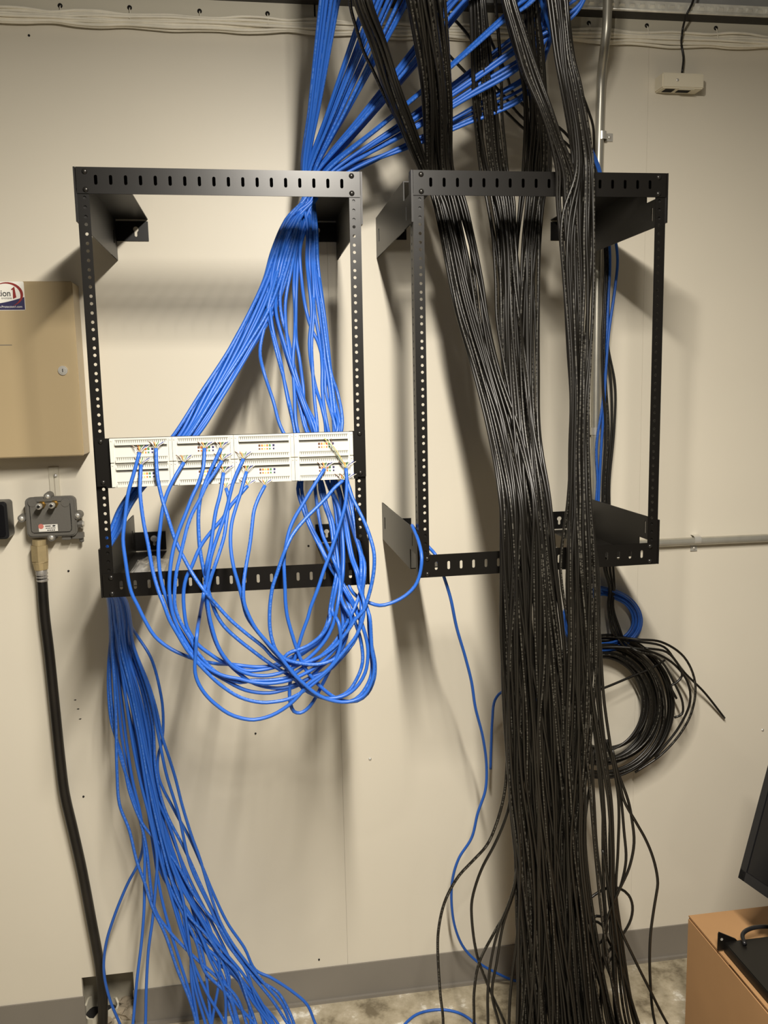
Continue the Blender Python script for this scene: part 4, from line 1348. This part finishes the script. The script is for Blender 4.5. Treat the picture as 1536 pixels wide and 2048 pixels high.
S1 = [(-40, 699, 735, -0.53, .03), (0, 708, 742, -0.53, .03), (90, 742, 776, -0.47, .03), (176, 769, 802, -0.42, .03), (260, 803, 831, -0.35, .03), (345, 842, 860, -0.275, .025), (392, 864, 888, -0.275, .025), (470, 882, 910, -0.29, .03), (600, 907, 942, -0.325, .03), (740, 946, 985, -0.385, .03), (860, 976, 1020, -0.435, .03),
      (1000, 1000, 1045, -.505, .03), (1130, 1002, 1050, -.515, .03), (1300, 1003, 1055, -.51, .03), (1450, 1008, 1066, -.50, .03), (1560, 1014, 1072, -.49, .035), (1700, 1030, 1085, -.48, .04), (1850, 1034, 1095, -.47, .05), (2048, 1034, 1105, -.46, .06)]
S2 = [(-40, 808, 884, -0.53, .04), (0, 815, 889, -0.53, .04), (180, 845, 901, -0.42, .04), (345, 856, 907, -0.275, .035), (392, 868, 927, -0.275, .035), (470, 886, 946, -0.29, .035), (560, 903, 964, -0.315, .035), (640, 920, 976, -0.34, .035), (740, 951, 998, -0.385, .035), (860, 980, 1038, -0.435, .035),
      (1000, 1002, 1070, -.50, .035), (1130, 1003, 1082, -.51, .035), (1300, 1004, 1098, -.505, .035), (1560, 1018, 1110, -.485, .04), (1800, 1034, 1128, -.465, .05), (2048, 1036, 1150, -.45, .06)]
S3 = [(-40, 935, 967, -0.4, .03), (0, 940, 969, -0.4, .03), (140, 945, 984, -0.36, .03), (193, 947, 990, -0.34, .03), (340, 961, 1010, -0.275, .03), (392, 972, 1027, -0.275, .03), (470, 985, 1034, -0.29, .03), (560, 991, 1039, -0.315, .03), (640, 993, 1044, -0.34, .03), (740, 1001, 1054, -0.385, .03), (860, 1016, 1064, -0.435, .03),
      (1000, 1026, 1084, -.485, .03), (1130, 1036, 1098, -.495, .03), (1300, 1046, 1120, -.495, .03), (1500, 1052, 1130, -.48, .03), (1700, 1062, 1150, -.46, .04), (2048, 1062, 1185, -.44, .06)]
S4 = [(-40, 1002, 1036, -0.5, .03), (0, 1005, 1030, -0.5, .03), (58, 1018, 1050, -0.49, .03), (150, 1043, 1075, -0.41, .03), (217, 1050, 1088, -0.36, .03), (340, 1046, 1080, -0.275, .03), (392, 1041, 1084, -0.275, .03), (480, 1033, 1078, -0.292, .03), (600, 1029, 1076, -0.325, .03), (740, 1032, 1074, -0.385, .03), (860, 1042, 1077, -0.435, .03),
      (1000, 1056, 1098, -.48, .03), (1130, 1066, 1108, -.495, .03), (1300, 1074, 1128, -.49, .03), (1500, 1082, 1138, -.475, .03), (1700, 1096, 1155, -.455, .04), (1850, 1105, 1172, -.445, .05), (2048, 1112, 1205, -.43, .06)]
S6 = [(-40, 1046, 1076, -0.47, .03), (0, 1050, 1076, -0.47, .03), (98, 1053, 1086, -0.43, .03), (217, 1062, 1094, -0.36, .03), (340, 1062, 1101, -0.275, .03), (392, 1050, 1089, -0.275, .03), (480, 1045, 1080, -0.292, .03), (600, 1040, 1077, -0.325, .03), (740, 1042, 1077, -0.385, .03), (860, 1048, 1079, -0.435, .03),
      (1000, 1066, 1100, -.48, .03), (1130, 1076, 1112, -.495, .03), (1300, 1084, 1130, -.49, .03), (1500, 1092, 1146, -.475, .03), (1700, 1104, 1164, -.455, .04), (1850, 1112, 1184, -.445, .05), (2048, 1120, 1225, -.43, .06)]
S45 = [(-40, 1000, 1024, -.54, .02), (0, 1006, 1031, -.54, .02), (58, 1022, 1048, -.535, .02), (150, 1048, 1078, -.525, .02), (217, 1078, 1102, -.52, .02), (270, 1097, 1120, -.51, .02), (345, 1114, 1148, -.497, .02), (392, 1114, 1152, -.49, .02), (470, 1120, 1156, -.485, .02), (560, 1128, 1160, -.48, .02), (700, 1136, 1166, -.48, .02), (800, 1142, 1166, -.485, .025), (900, 1138, 1166, -.49, .025),
       (1000, 1136, 1166, -.50, .025), (1130, 1134, 1172, -.51, .025), (1300, 1136, 1178, -.50, .025), (1500, 1130, 1178, -.485, .03), (1600, 1132, 1176, -.475, .03), (1700, 1134, 1172, -.465, .04), (1850, 1140, 1190, -.455, .05), (2048, 1140, 1230, -.44, .06)]
S5a = [(-40, 1089, 1131, -.54, .025), (0, 1096, 1136, -.54, .025), (117, 1112, 1148, -.53, .025), (170, 1122, 1161, -.525, .025), (310, 1145, 1184, -.50, .025), (345, 1146, 1186, -.497, .025), (392, 1142, 1187, -.49, .022), (470, 1136, 1187, -.485, .022), (560, 1140, 1187, -.48, .022), (650, 1140, 1184, -.48, .022), (730, 1143, 1180, -.48, .025), (800, 1146, 1177, -.485, .025), (900, 1146, 1177, -.49, .025),
       (1000, 1146, 1181, -.50, .025), (1060, 1144, 1186, -.505, .025), (1130, 1144, 1190, -.51, .025), (1300, 1148, 1194, -.50, .025), (1400, 1146, 1188, -.49, .03), (1500, 1140, 1180, -.475, .03), (1600, 1126, 1168, -.465, .03), (1700, 1118, 1160, -.455, .04), (1850, 1120, 1166, -.445, .05), (2048, 1122, 1200, -.43, .06)]
S5b = [(-40, 1089, 1131, -.54, .025), (0, 1096, 1136, -.54, .025), (117, 1112, 1148, -.53, .025), (170, 1122, 1161, -.525, .025), (310, 1145, 1184, -.50, .025), (345, 1146, 1186, -.497, .025), (392, 1142, 1187, -.49, .022), (470, 1136, 1187, -.485, .022), (560, 1140, 1187, -.48, .022), (650, 1140, 1184, -.48, .022), (730, 1143, 1180, -.48, .025), (800, 1146, 1177, -.485, .025), (900, 1146, 1177, -.49, .025),
       (1000, 1150, 1181, -.505, .025), (1060, 1150, 1188, -.51, .025), (1130, 1154, 1197, -.515, .025), (1300, 1160, 1203, -.505, .025), (1400, 1170, 1208, -.50, .03), (1500, 1182, 1222, -.49, .03), (1600, 1188, 1237, -.48, .03), (1700, 1194, 1236, -.47, .04), (1780, 1204, 1232, -.465, .04), (1850, 1210, 1240, -.46, .05), (2048, 1206, 1275, -.445, .06)]
strand(17, S1, 'black network cable in the slanting leftmost strand passing behind the right rack\'s top bar', 'leftmost black strand', 1, floor_spread=(-.12, .02))
strand(34, S2, 'black network cable in the thickest strand, dropping just inside the right rack\'s left upright', 'thickest black strand', 2, floor_spread=(-.1, .06))
strand(24, S3, 'black network cable in the middle strand passing behind the right rack\'s top bar', 'middle black strand', 3, floor_spread=(-.05, .1))
strand(17, S4, 'black cable in the strand bending behind the top bar, right of the middle strand', 'bent black strand', 4, floor_spread=(0, .15))
strand(12, S6, 'black cable in the straight strand behind the top bar, left of the one over it', 'straight black strand', 6, floor_spread=(0, .15))
strand(15, S45, 'black network cable slanting down to lie over the front of the right rack\'s top bar', 'slanting strand over the top bar', 45, floor_spread=(0, .15))
strand(13, S5a, 'black cable in the right half of the strand hanging over the top bar', 'right strand over the top bar', 5, floor_spread=(.02, .2))
strand(10, S5b, 'black cable in the right half of the strand hanging over the top bar', 'right strand over the top bar', 55, floor_spread=(.02, .2))


def lone(pts, label, group=None, floor=True, top=False, s=0.0):
    P = path(pts)
    if top:
        P = up_to_ceiling(P)
    if floor:
        e = P[-1]
        P = P + [np.array([e[0] + s * .4, e[1] - .04, max(.05, e[2] * .4)]), np.array([e[0] + s, e[1] - .14, .004]), np.array([e[0] + s * 1.5 + .03, e[1] - .26, .004])]
    return black(P, label, group)


# cables that leave the mass and curve out on their own
lone([(1010, 1330, -.46), (1012, 1430), (1014, 1520), (1008, 1590), (990, 1655), (973, 1691), (945, 1722), (918, 1751), (897, 1786), (885.5, 1816), (877, 1860), (875.5, 1896), (880.5, 1986), (886.5, 2048, -.42)], 'black cable curving out farthest left from the black strands near the floor', s=-.05)
lone([(1014, 1350, -.45), (1018, 1500), (1020, 1600), (1008, 1645), (988, 1691), (966, 1732), (953, 1765), (944, 1800), (943, 1830), (953, 1906), (978, 1976), (1010, 2048, -.42)], 'black cable curving out left, second from the farthest left one', s=.08)
lone([(1024, 1500, -.46), (1034, 1650), (1033, 1736), (1018, 1811), (988, 1866), (958, 1926), (948, 1986), (948, 2048, -.43)], 'black cable leaving the strands\' left edge and crossing two others near the floor', s=-.05)
lone([(1026, 1500, -.47), (1035, 1660), (1033, 1751), (1018, 1806), (998, 1856), (983, 1916), (975.5, 1986), (976, 2048, -.44)], 'black cable close to the left edge of the strands, hanging straight to the floor', s=-.03)
lone([(1028, 1500, -.46), (1037, 1680), (1031, 1770), (1006, 1850), (993, 1926), (984, 1986), (998, 2048, -.43)], 'black cable at the left edge whose foot turns back to the right', s=.06)
lone([(1030, 1500, -.47), (1040, 1700), (1038, 1816), (1033, 1886), (1023, 1961), (1018, 2048, -.44)], 'black cable hanging just clear of the left edge of the strands', s=-.02)
lone([(1225, 1500, -.47), (1240, 1570), (1249, 1603), (1273, 1646), (1290, 1676), (1303, 1706), (1312, 1738), (1315.5, 1766), (1312, 1792), (1308, 1816), (1300.5, 1876), (1300.5, 1961), (1310.5, 2048, -.42)], 'black cable bowing out farthest right from the black strands', s=.06)
lone([(1205, 1700, -.46), (1222, 1790), (1240.5, 1856), (1268, 1916), (1298, 1976), (1335, 2048, -.44)], 'black cable slanting to the right across the floor beneath the coil', s=.15)
lone([(1215, 1480, -.46), (1238, 1550), (1256, 1600), (1264, 1640), (1268, 1686), (1258, 1736), (1240, 1776), (1226, 1806), (1214, 1840), (1206, 1900), (1230, 1980), (1240, 2048, -.43)], 'black cable bulging right and turning back into the strands below the coil', s=.05)
lone([(1210, 1480, -.45), (1230, 1540), (1241, 1590), (1248, 1661), (1252, 1720), (1242, 1770), (1228, 1806), (1220, 1860), (1248, 1950), (1278, 2048, -.42)], 'black cable hanging nearly straight beside the bulging one below the coil', s=.07)
lone([(1190, 1500, -.45), (1170, 1640), (1161, 1740), (1166, 1830), (1180, 1900), (1200, 1960), (1215, 2048, -.43)], 'black cable in the gap of the strands below the coil', s=.05)
lone([(1160, 1812, -.41), (1178, 1798), (1203, 1781), (1220, 1775), (1240, 1777), (1257, 1790), (1265, 1812), (1262, 1838), (1250, 1862), (1232, 1884), (1215, 1905, -.40), (1196, 1930, -.39), (1188, 1990), (1195, 2048, -.38)], 'black cable tail thrown into a wide open curl low on the right of the strands', s=.04)
lone([(1150, 1862, -.40), (1172, 1843), (1193, 1832), (1208, 1836), (1214, 1852), (1208, 1876), (1190, 1892), (1172, 1890), (1160, 1874), (1168, 1852), (1186, 1842, -.39), (1204, 1850), (1212, 1872), (1224, 1896), (1225, 1914), (1212, 1926), (1190, 1930, -.385), (1172, 1960), (1168, 2048, -.38)], 'black cable tail curled in small rings low on the right of the strands', s=.03)
lone([(699, -40, -.50), (701, 12), (715, 64), (728, 105), (746, 141), (762, 176), (777, 209), (799, 248), (824, 291), (846, 338, -.27), (868, 392, -.27), (884, 470, -.285), (912, 610, -.32), (952, 745, -.385), (985, 870, -.43), (1008, 1000, -.49), (1010, 1130, -.50), (1014, 1320, -.49), (1022, 1560, -.47), (1040, 1800, -.45), (1046, 2048, -.43)], 'stray black cable falling to the left of the slanting leftmost strand', top=True, s=-.04)
lone([(996, 60, -.39), (1001, 120), (1003, 182), (1004, 229), (1010, 292), (1014.7, 340, -.27), (1022, 392), (1030, 470), (1038, 600, -.32), (1050, 760, -.43), (1066, 900), (1084, 1060, -.48), (1098, 1200, -.48), (1120, 1500, -.46), (1140, 1800, -.44), (1160, 2048, -.42)], 'single black cable hanging just right of the middle black strand', top=True, s=.04)

lone([(1122, 60, -.535), (1130, 150), (1150, 260), (1152, 345, -.50), (1128, 420, -.492), (1122, 470), (1128, 560, -.485), (1140, 720), (1142, 880), (1136, 1000, -.50), (1124, 1090), (1121, 1140), (1128, 1200), (1138, 1250), (1150, 1300), (1160, 1400, -.49), (1178, 1560), (1190, 1700), (1206, 1850), (1240, 2048, -.44)], 'loose black cable along the open gap left of the strand over the top bar', top=True, s=.05)
lone([(1126, 60, -.54), (1134, 150), (1154, 260), (1158, 345, -.505), (1140, 430, -.495), (1134, 520), (1140, 640, -.49), (1146, 760), (1144, 900), (1141, 1000, -.505), (1136, 1100), (1134, 1180), (1138, 1230), (1156, 1265), (1150, 1330), (1158, 1450, -.49), (1150, 1580), (1142, 1700), (1158, 1850), (1180, 2048, -.44)], 'loose black cable kinked in front of the blue coil', top=True, s=.05)

# black and blue cables that run down the wall behind the right rack into the coils
WB = [
    [(800, -20, -.34), (850, 50), (885, 96), (930, 144), (965, 182), (1005, 217), (1052, 261), (1098, 288), (1129, 303), (1150, 318, -.14), (1180, 350, -.06), (1202, 430, -.045), (1210, 500), (1208, 600), (1204, 680), (1206, 770), (1211, 862), (1206, 960), (1205, 1010), (1206, 1090), (1209, 1140), (1219, 1175), (1216, 1214), (1228, 1270, -.055)],
    [(852, -20, -.34), (900, 30), (934, 68), (960, 110), (988, 170), (1003, 186), (1047.5, 238), (1095, 262), (1130, 285), (1160, 318, -.13), (1186, 356, -.055), (1208, 430, -.04), (1214, 500), (1211, 600), (1208, 680), (1212, 770), (1217, 862), (1211, 960), (1210, 1010), (1212, 1090), (1213, 1140), (1222, 1175), (1219, 1214), (1234, 1272, -.05)],
    [(1005, 130, -.30), (1015, 155), (1024, 182), (1052, 215), (1090, 240), (1118, 255), (1139, 276), (1164, 315, -.11), (1188, 356, -.05), (1210, 430, -.036), (1217, 500), (1214, 600), (1212, 680), (1222, 770), (1223, 862), (1215, 960), (1215, 1010), (1219, 1090), (1220, 1140), (1226, 1175), (1223, 1214), (1240, 1274, -.045)],
    [(1120, 20, -.25), (1136, 90), (1158, 170), (1176, 220), (1186, 252), (1188.5, 301), (1190, 338, -.05), (1205, 420, -.032), (1217, 500), (1217, 620), (1216, 690), (1230, 770), (1228, 862), (1219, 960), (1219, 1010), (1224, 1090), (1227, 1140), (1229, 1175), (1226, 1214), (1245, 1276, -.04)],
]
WBL = ['black coiled cable, lower one of the pair slanting behind the strands to the wall',
       'black coiled cable, upper one of the pair slanting behind the strands to the wall',
       'black coiled cable coming to the wall from between the strands',
       'black coiled cable running down beside the steel conduit']
for i, pts in enumerate(WB):
    P = path(pts)
    rr = random.Random(70 + i)
    th0 = math.radians(-100 + 6 * i)
    turns = 9 if i < 3 else 7
    K = turns * 14
    for k in range(1, K + 1):
        t = k / K
        th = th0 + 2 * math.pi * turns * t
        u_ = k / 14 * .41 + i * .37
        m_ = abs((u_ % 2) - 1) * .97 + .03 * math.sin(k * .41 + i)
        m_ = min(1, max(0, m_))
        cxp, cyp = 1206 + 4 * m_, 1408 + 9 * m_
        rx, ry = 79 + 60 * m_ + 2 * math.sin(k * .37 + i), 89 + 59 * m_ + 2 * math.cos(k * .41 + i)
        P.append(at(cxp + rx * math.cos(th), cyp + ry * math.sin(th), -.045 - .022 * math.sin(k / 14 * 1.9 + i * 1.6) - .010 * math.sin(th)))
    if i == 0:
        P += path([(1290, 1285, -.07), (1328, 1294, -.075), (1350, 1320), (1368, 1344), (1408, 1384), (1449, 1436, -.012)])
    elif i == 1:
        P += path([(1280, 1279, -.08), (1323, 1284), (1368, 1314), (1390, 1364), (1385, 1419), (1363, 1464), (1323, 1509), (1270, 1545, -.06)])
    elif i == 2:
        P += path([(1290, 1300, -.085), (1343, 1324), (1375, 1364), (1380, 1404), (1358, 1454), (1310, 1515, -.07)])
    else:
        P += path([(1270, 1300, -.085), (1318, 1318), (1348, 1365), (1365, 1405), (1364, 1428), (1349, 1435, -.09)])
    black(up_to_ceiling(P), WBL[i])
lone([(1290, 1296, -.088), (1333, 1304), (1358, 1332), (1364, 1352), (1352, 1366), (1342, 1372), (1353, 1397, -.09)], 'short black cable tail hooked out of the right side of the coil', floor=False)
lone([(1330, 1320, -.05), (1300, 1338, -.055), (1268, 1351), (1213, 1374), (1150, 1396), (1090, 1400, -.08)], 'thin black cable end slanting across the open middle of the black coil', floor=False)
WBB = [
    [(1100, 60, -.42), (1125, 150, -.36), (1155, 240, -.2), (1179, 294, -.09), (1197, 341, -.06), (1220, 430), (1235, 512, -.05), (1230, 577), (1218, 662), (1211, 752), (1208, 812), (1203, 887), (1199, 962), (1197, 1010), (1198, 1080), (1196, 1140), (1200, 1180, -.04)],
    [(1108, 50, -.42), (1130, 150, -.36), (1158, 240, -.2), (1182, 296, -.085), (1200, 341, -.055), (1212, 430), (1220, 512, -.046), (1216, 612), (1213, 702), (1206, 800), (1193, 892), (1195, 962), (1192, 1010), (1192, 1080), (1190, 1140), (1190, 1180, -.035)],
]
for i, pts in enumerate(WBB):
    P = path(pts)
    turns = 4
    K = turns * 14
    th0 = math.radians(-95)
    for k in range(1, K + 1):
        t = k / K
        th = th0 + (1 if i == 0 else -1) * 2 * math.pi * turns * t
        m_ = ((k // 14) + .5 * i) / 4.2 + .05 * math.sin(k * .8)
        r = 62 + 22 * m_
        P.append(at(1204 + r * math.cos(th), 1242 + (r * (.80 if math.sin(th) < 0 else .74)) * math.sin(th), -.028 - .016 * math.sin(k / 14 * 2.2 + i * 1.5)))
    blue('blue_network_cable', up_to_ceiling(P), ['blue coiled cable on the wall, its upper run bowing to the right', 'blue coiled cable on the wall, its upper run hanging straighter'][i])

# clear bag of screws left on the left rack's lower bracket
c_ = atz(300, 1132, 1.2175)
bg = empty('screw_bag', (c_[0], c_[1], 1.2155), 'clear plastic bag of screws lying on the lower left bracket of the left rack', 'bag')
bm = bmesh.new()
bmesh.ops.create_grid(bm, x_segments=18, y_segments=18, size=1)
rr = random.Random(3)
for v in bm.verts:
    u, w = v.co.x, v.co.y
    h = max(0, (1 - abs(u) ** 3) * (1 - abs(w) ** 3))
    v.co = (u * .034, w * .075, .002 + .013 * h + .004 * h * (math.sin(5 * u + 3 * w) + math.sin(9 * w - 4 * u) * .6) + rr.uniform(-.0008, .0008))
me = bpy.data.meshes.new('bag_film')
bm.to_mesh(me)
bm.free()
me.materials.append(MAT['bag'])
o = bpy.data.objects.new('bag_film', me)
C.objects.link(o)
o.parent = bg
for k in range(6):
    a = rr.uniform(0, 3.14)
    x, y = rr.uniform(-.018, .018), rr.uniform(-.045, .045)
    mb = MB()
    mb.cyl((x, y, .004), (x + .012 * math.cos(a), y + .012 * math.sin(a), .005), .0022, n=8)
    mb.dome((x, y, .004), (-math.cos(a), -math.sin(a), 0), .0042, .003, n=10, rings=3)
    mb.build('bag_screw', 'dull_brass' if k % 2 else 'zinc', bg)
#CABLES-END

# ------------------------------------------------------------------ cardboard box, shelf unit and monitor at the lower right
BYB = -.36
k_ = at(1375, 1830, BYB)
bx, bz = k_[0], k_[2]
box = empty('cardboard_box', (bx + .3, -.7, 0), 'brown cardboard box standing on the floor at the lower right', 'box')
bo = box.location.copy()
bw = lambda p: (p[0] - bo.x, p[1] - bo.y, p[2] - bo.z)
BX1, BY0 = bx + .62, -1.06
mb = MB()
mb.box(bx, BX1, BY0, BYB, .001, bz - .003)
mb.build('box_walls', 'cardboard', box, warp=bw, bevel=.004)
mb = MB()
ym = (BYB + BY0) / 2
mb.box(bx + .0005, BX1 - .0005, ym + .0015, BYB - .0005, bz - .003, bz)
mb.build('top_flap', 'cardboard', box, warp=bw, bevel=.0015)
mb = MB()
mb.box(bx + .0005, BX1 - .0005, BY0 + .0005, ym - .0015, bz - .003, bz)
mb.build('top_flap', 'cardboard', box, warp=bw, bevel=.0015)

e0 = atz(1447, 1904, bz)
e1 = atz(1533.5, 2011, bz)
un = empty('rack_shelf', (e0[0] + .2, e0[1] - .15, bz), 'black rack-mount unit with an upright ear lying on the cardboard box', 'rack unit')
uo = un.location.copy()
uw = lambda p: (p[0] - uo.x, p[1] - uo.y, p[2] - uo.z)
ht = .024
mb = MB()
mb.box(e0[0], e0[0] + .20, e0[1] - .26, e0[1], bz + .001, bz + ht)
mb.build('unit_case', 'black_plate', un, warp=uw, bevel=.0015)
mb = MB()
mb.prism([(e0[0] - .014, bz + .006), (e0[0] + .004, bz + .006), (e0[0] + .030, bz + ht), (e0[0] + .026, bz + ht + .004), (e0[0] - .012, bz + ht + .024), (e0[0] - .014, bz + ht + .020)], e0[1] - .001, e0[1] + .0015)
er = mb.build('rack_ear', 'black', un, warp=uw)
s_ = MB().cyl((e0[0] - .006, e0[1] - .0013, bz + ht + .007), (e0[0] - .006, e0[1] - .0018, bz + ht + .007), .003, n=12)
s_.build('ear_hole', 'zinc', er, warp=uw)
mb = MB()
mb.box(e0[0] + .05, e0[0] + .17, e0[1] - .20, e0[1] - .10, bz + ht, bz + ht + .0015)
mb.build('vent_plate', 'black_plastic', un, warp=uw)
hz = bz + ht + .004
tag(tube('power_cord', [(e0[0] + .035, e0[1] - .022, hz), (e0[0] + .045, e0[1] + .004, hz + .004), (e0[0] + .075, e0[1] + .018, hz + .006), (e0[0] + .13, e0[1] + .014, hz + .004), (e0[0] + .18, e0[1] - .02, hz)], .0045, 'black_plastic', step=.008, n=10), 'black cord curled on top of the black rack unit', 'cord')

c0 = at(1476, 1755, -.50)
c1 = atz(1536, 1797, c0[2])
bd = Vector((c1[0] - c0[0], c1[1] - c0[1], 0)).normalized()
nb = Vector((-bd.y, bd.x, 0))
if nb.x < 0:
    nb = -nb
best = None
for i in range(0, 60):
    t = math.radians(i)
    u_ = Vector((0, 0, math.cos(t))) + nb * math.sin(t)
    p_ = Vector(c0) + u_ * .22
    cc = CAM_R @ (np.array(p_) - CAM_C)
    X_, Y_ = 768 + CAM_F * cc[0] / cc[2], 1024 + CAM_F * cc[1] / cc[2]
    err = abs((X_ - 1476) - (1755 - Y_) * 60 / 220.)
    if best is None or err < best[0]:
        best = (err, t)
tl_ = best[1]
up_ = Vector((0, 0, math.cos(tl_))) + nb * math.sin(tl_)
nrm = bd.cross(up_)
if nrm.dot(Vector(CAM_C) - Vector(c0)) < 0:
    nrm = -nrm
mon = empty('monitor', Vector((c0[0], c0[1], bz)) + bd * .25 + nb * .1, 'black flat monitor tilted back above the cardboard box at the right edge', 'monitor')
mo = mon.location.copy()


def mp(u, v, d):
    return tuple(Vector(c0) + bd * u + up_ * v - nrm * d - mo)


mb = MB()
MW, MHh = .50, .32
mb.box(0, MW, .004, .028, 0, MHh, T=lambda p: mp(p[0], p[2], p[1]))
mb.build('monitor_case', 'black_plastic', mon, bevel=.003)
mb = MB()
bz_ = .016
for a, b, c2, d2 in ((0, MW, 0, bz_ + .004), (0, MW, MHh - bz_, MHh), (0, bz_, 0, MHh), (MW - bz_, MW, 0, MHh)):
    mb.box(a, b, 0, .006, c2, d2, T=lambda p: mp(p[0], p[2], p[1]))
mb.build('bezel', 'black_plastic', mon)
MB().box(bz_, MW - bz_, .002, .005, bz_, MHh - bz_, T=lambda p: mp(p[0], p[2], p[1])).build('screen', 'screen', mon)
pb = Vector(mp(.25, .10, .028)) + mo
nk = MB()
foot = Vector((pb.x + nb.x * .19, pb.y + nb.y * .19, bz + .012))
nk.cyl(pb - mo, foot - mo, .02, .024, 16)
nk.build('stand_neck', 'black_plastic', mon)
MB().cyl(Vector((foot.x, foot.y, bz + .0005)) - mo, Vector((foot.x, foot.y, bz + .014)) - mo, .085, .08, 28).build('stand_base', 'black_plastic', mon)
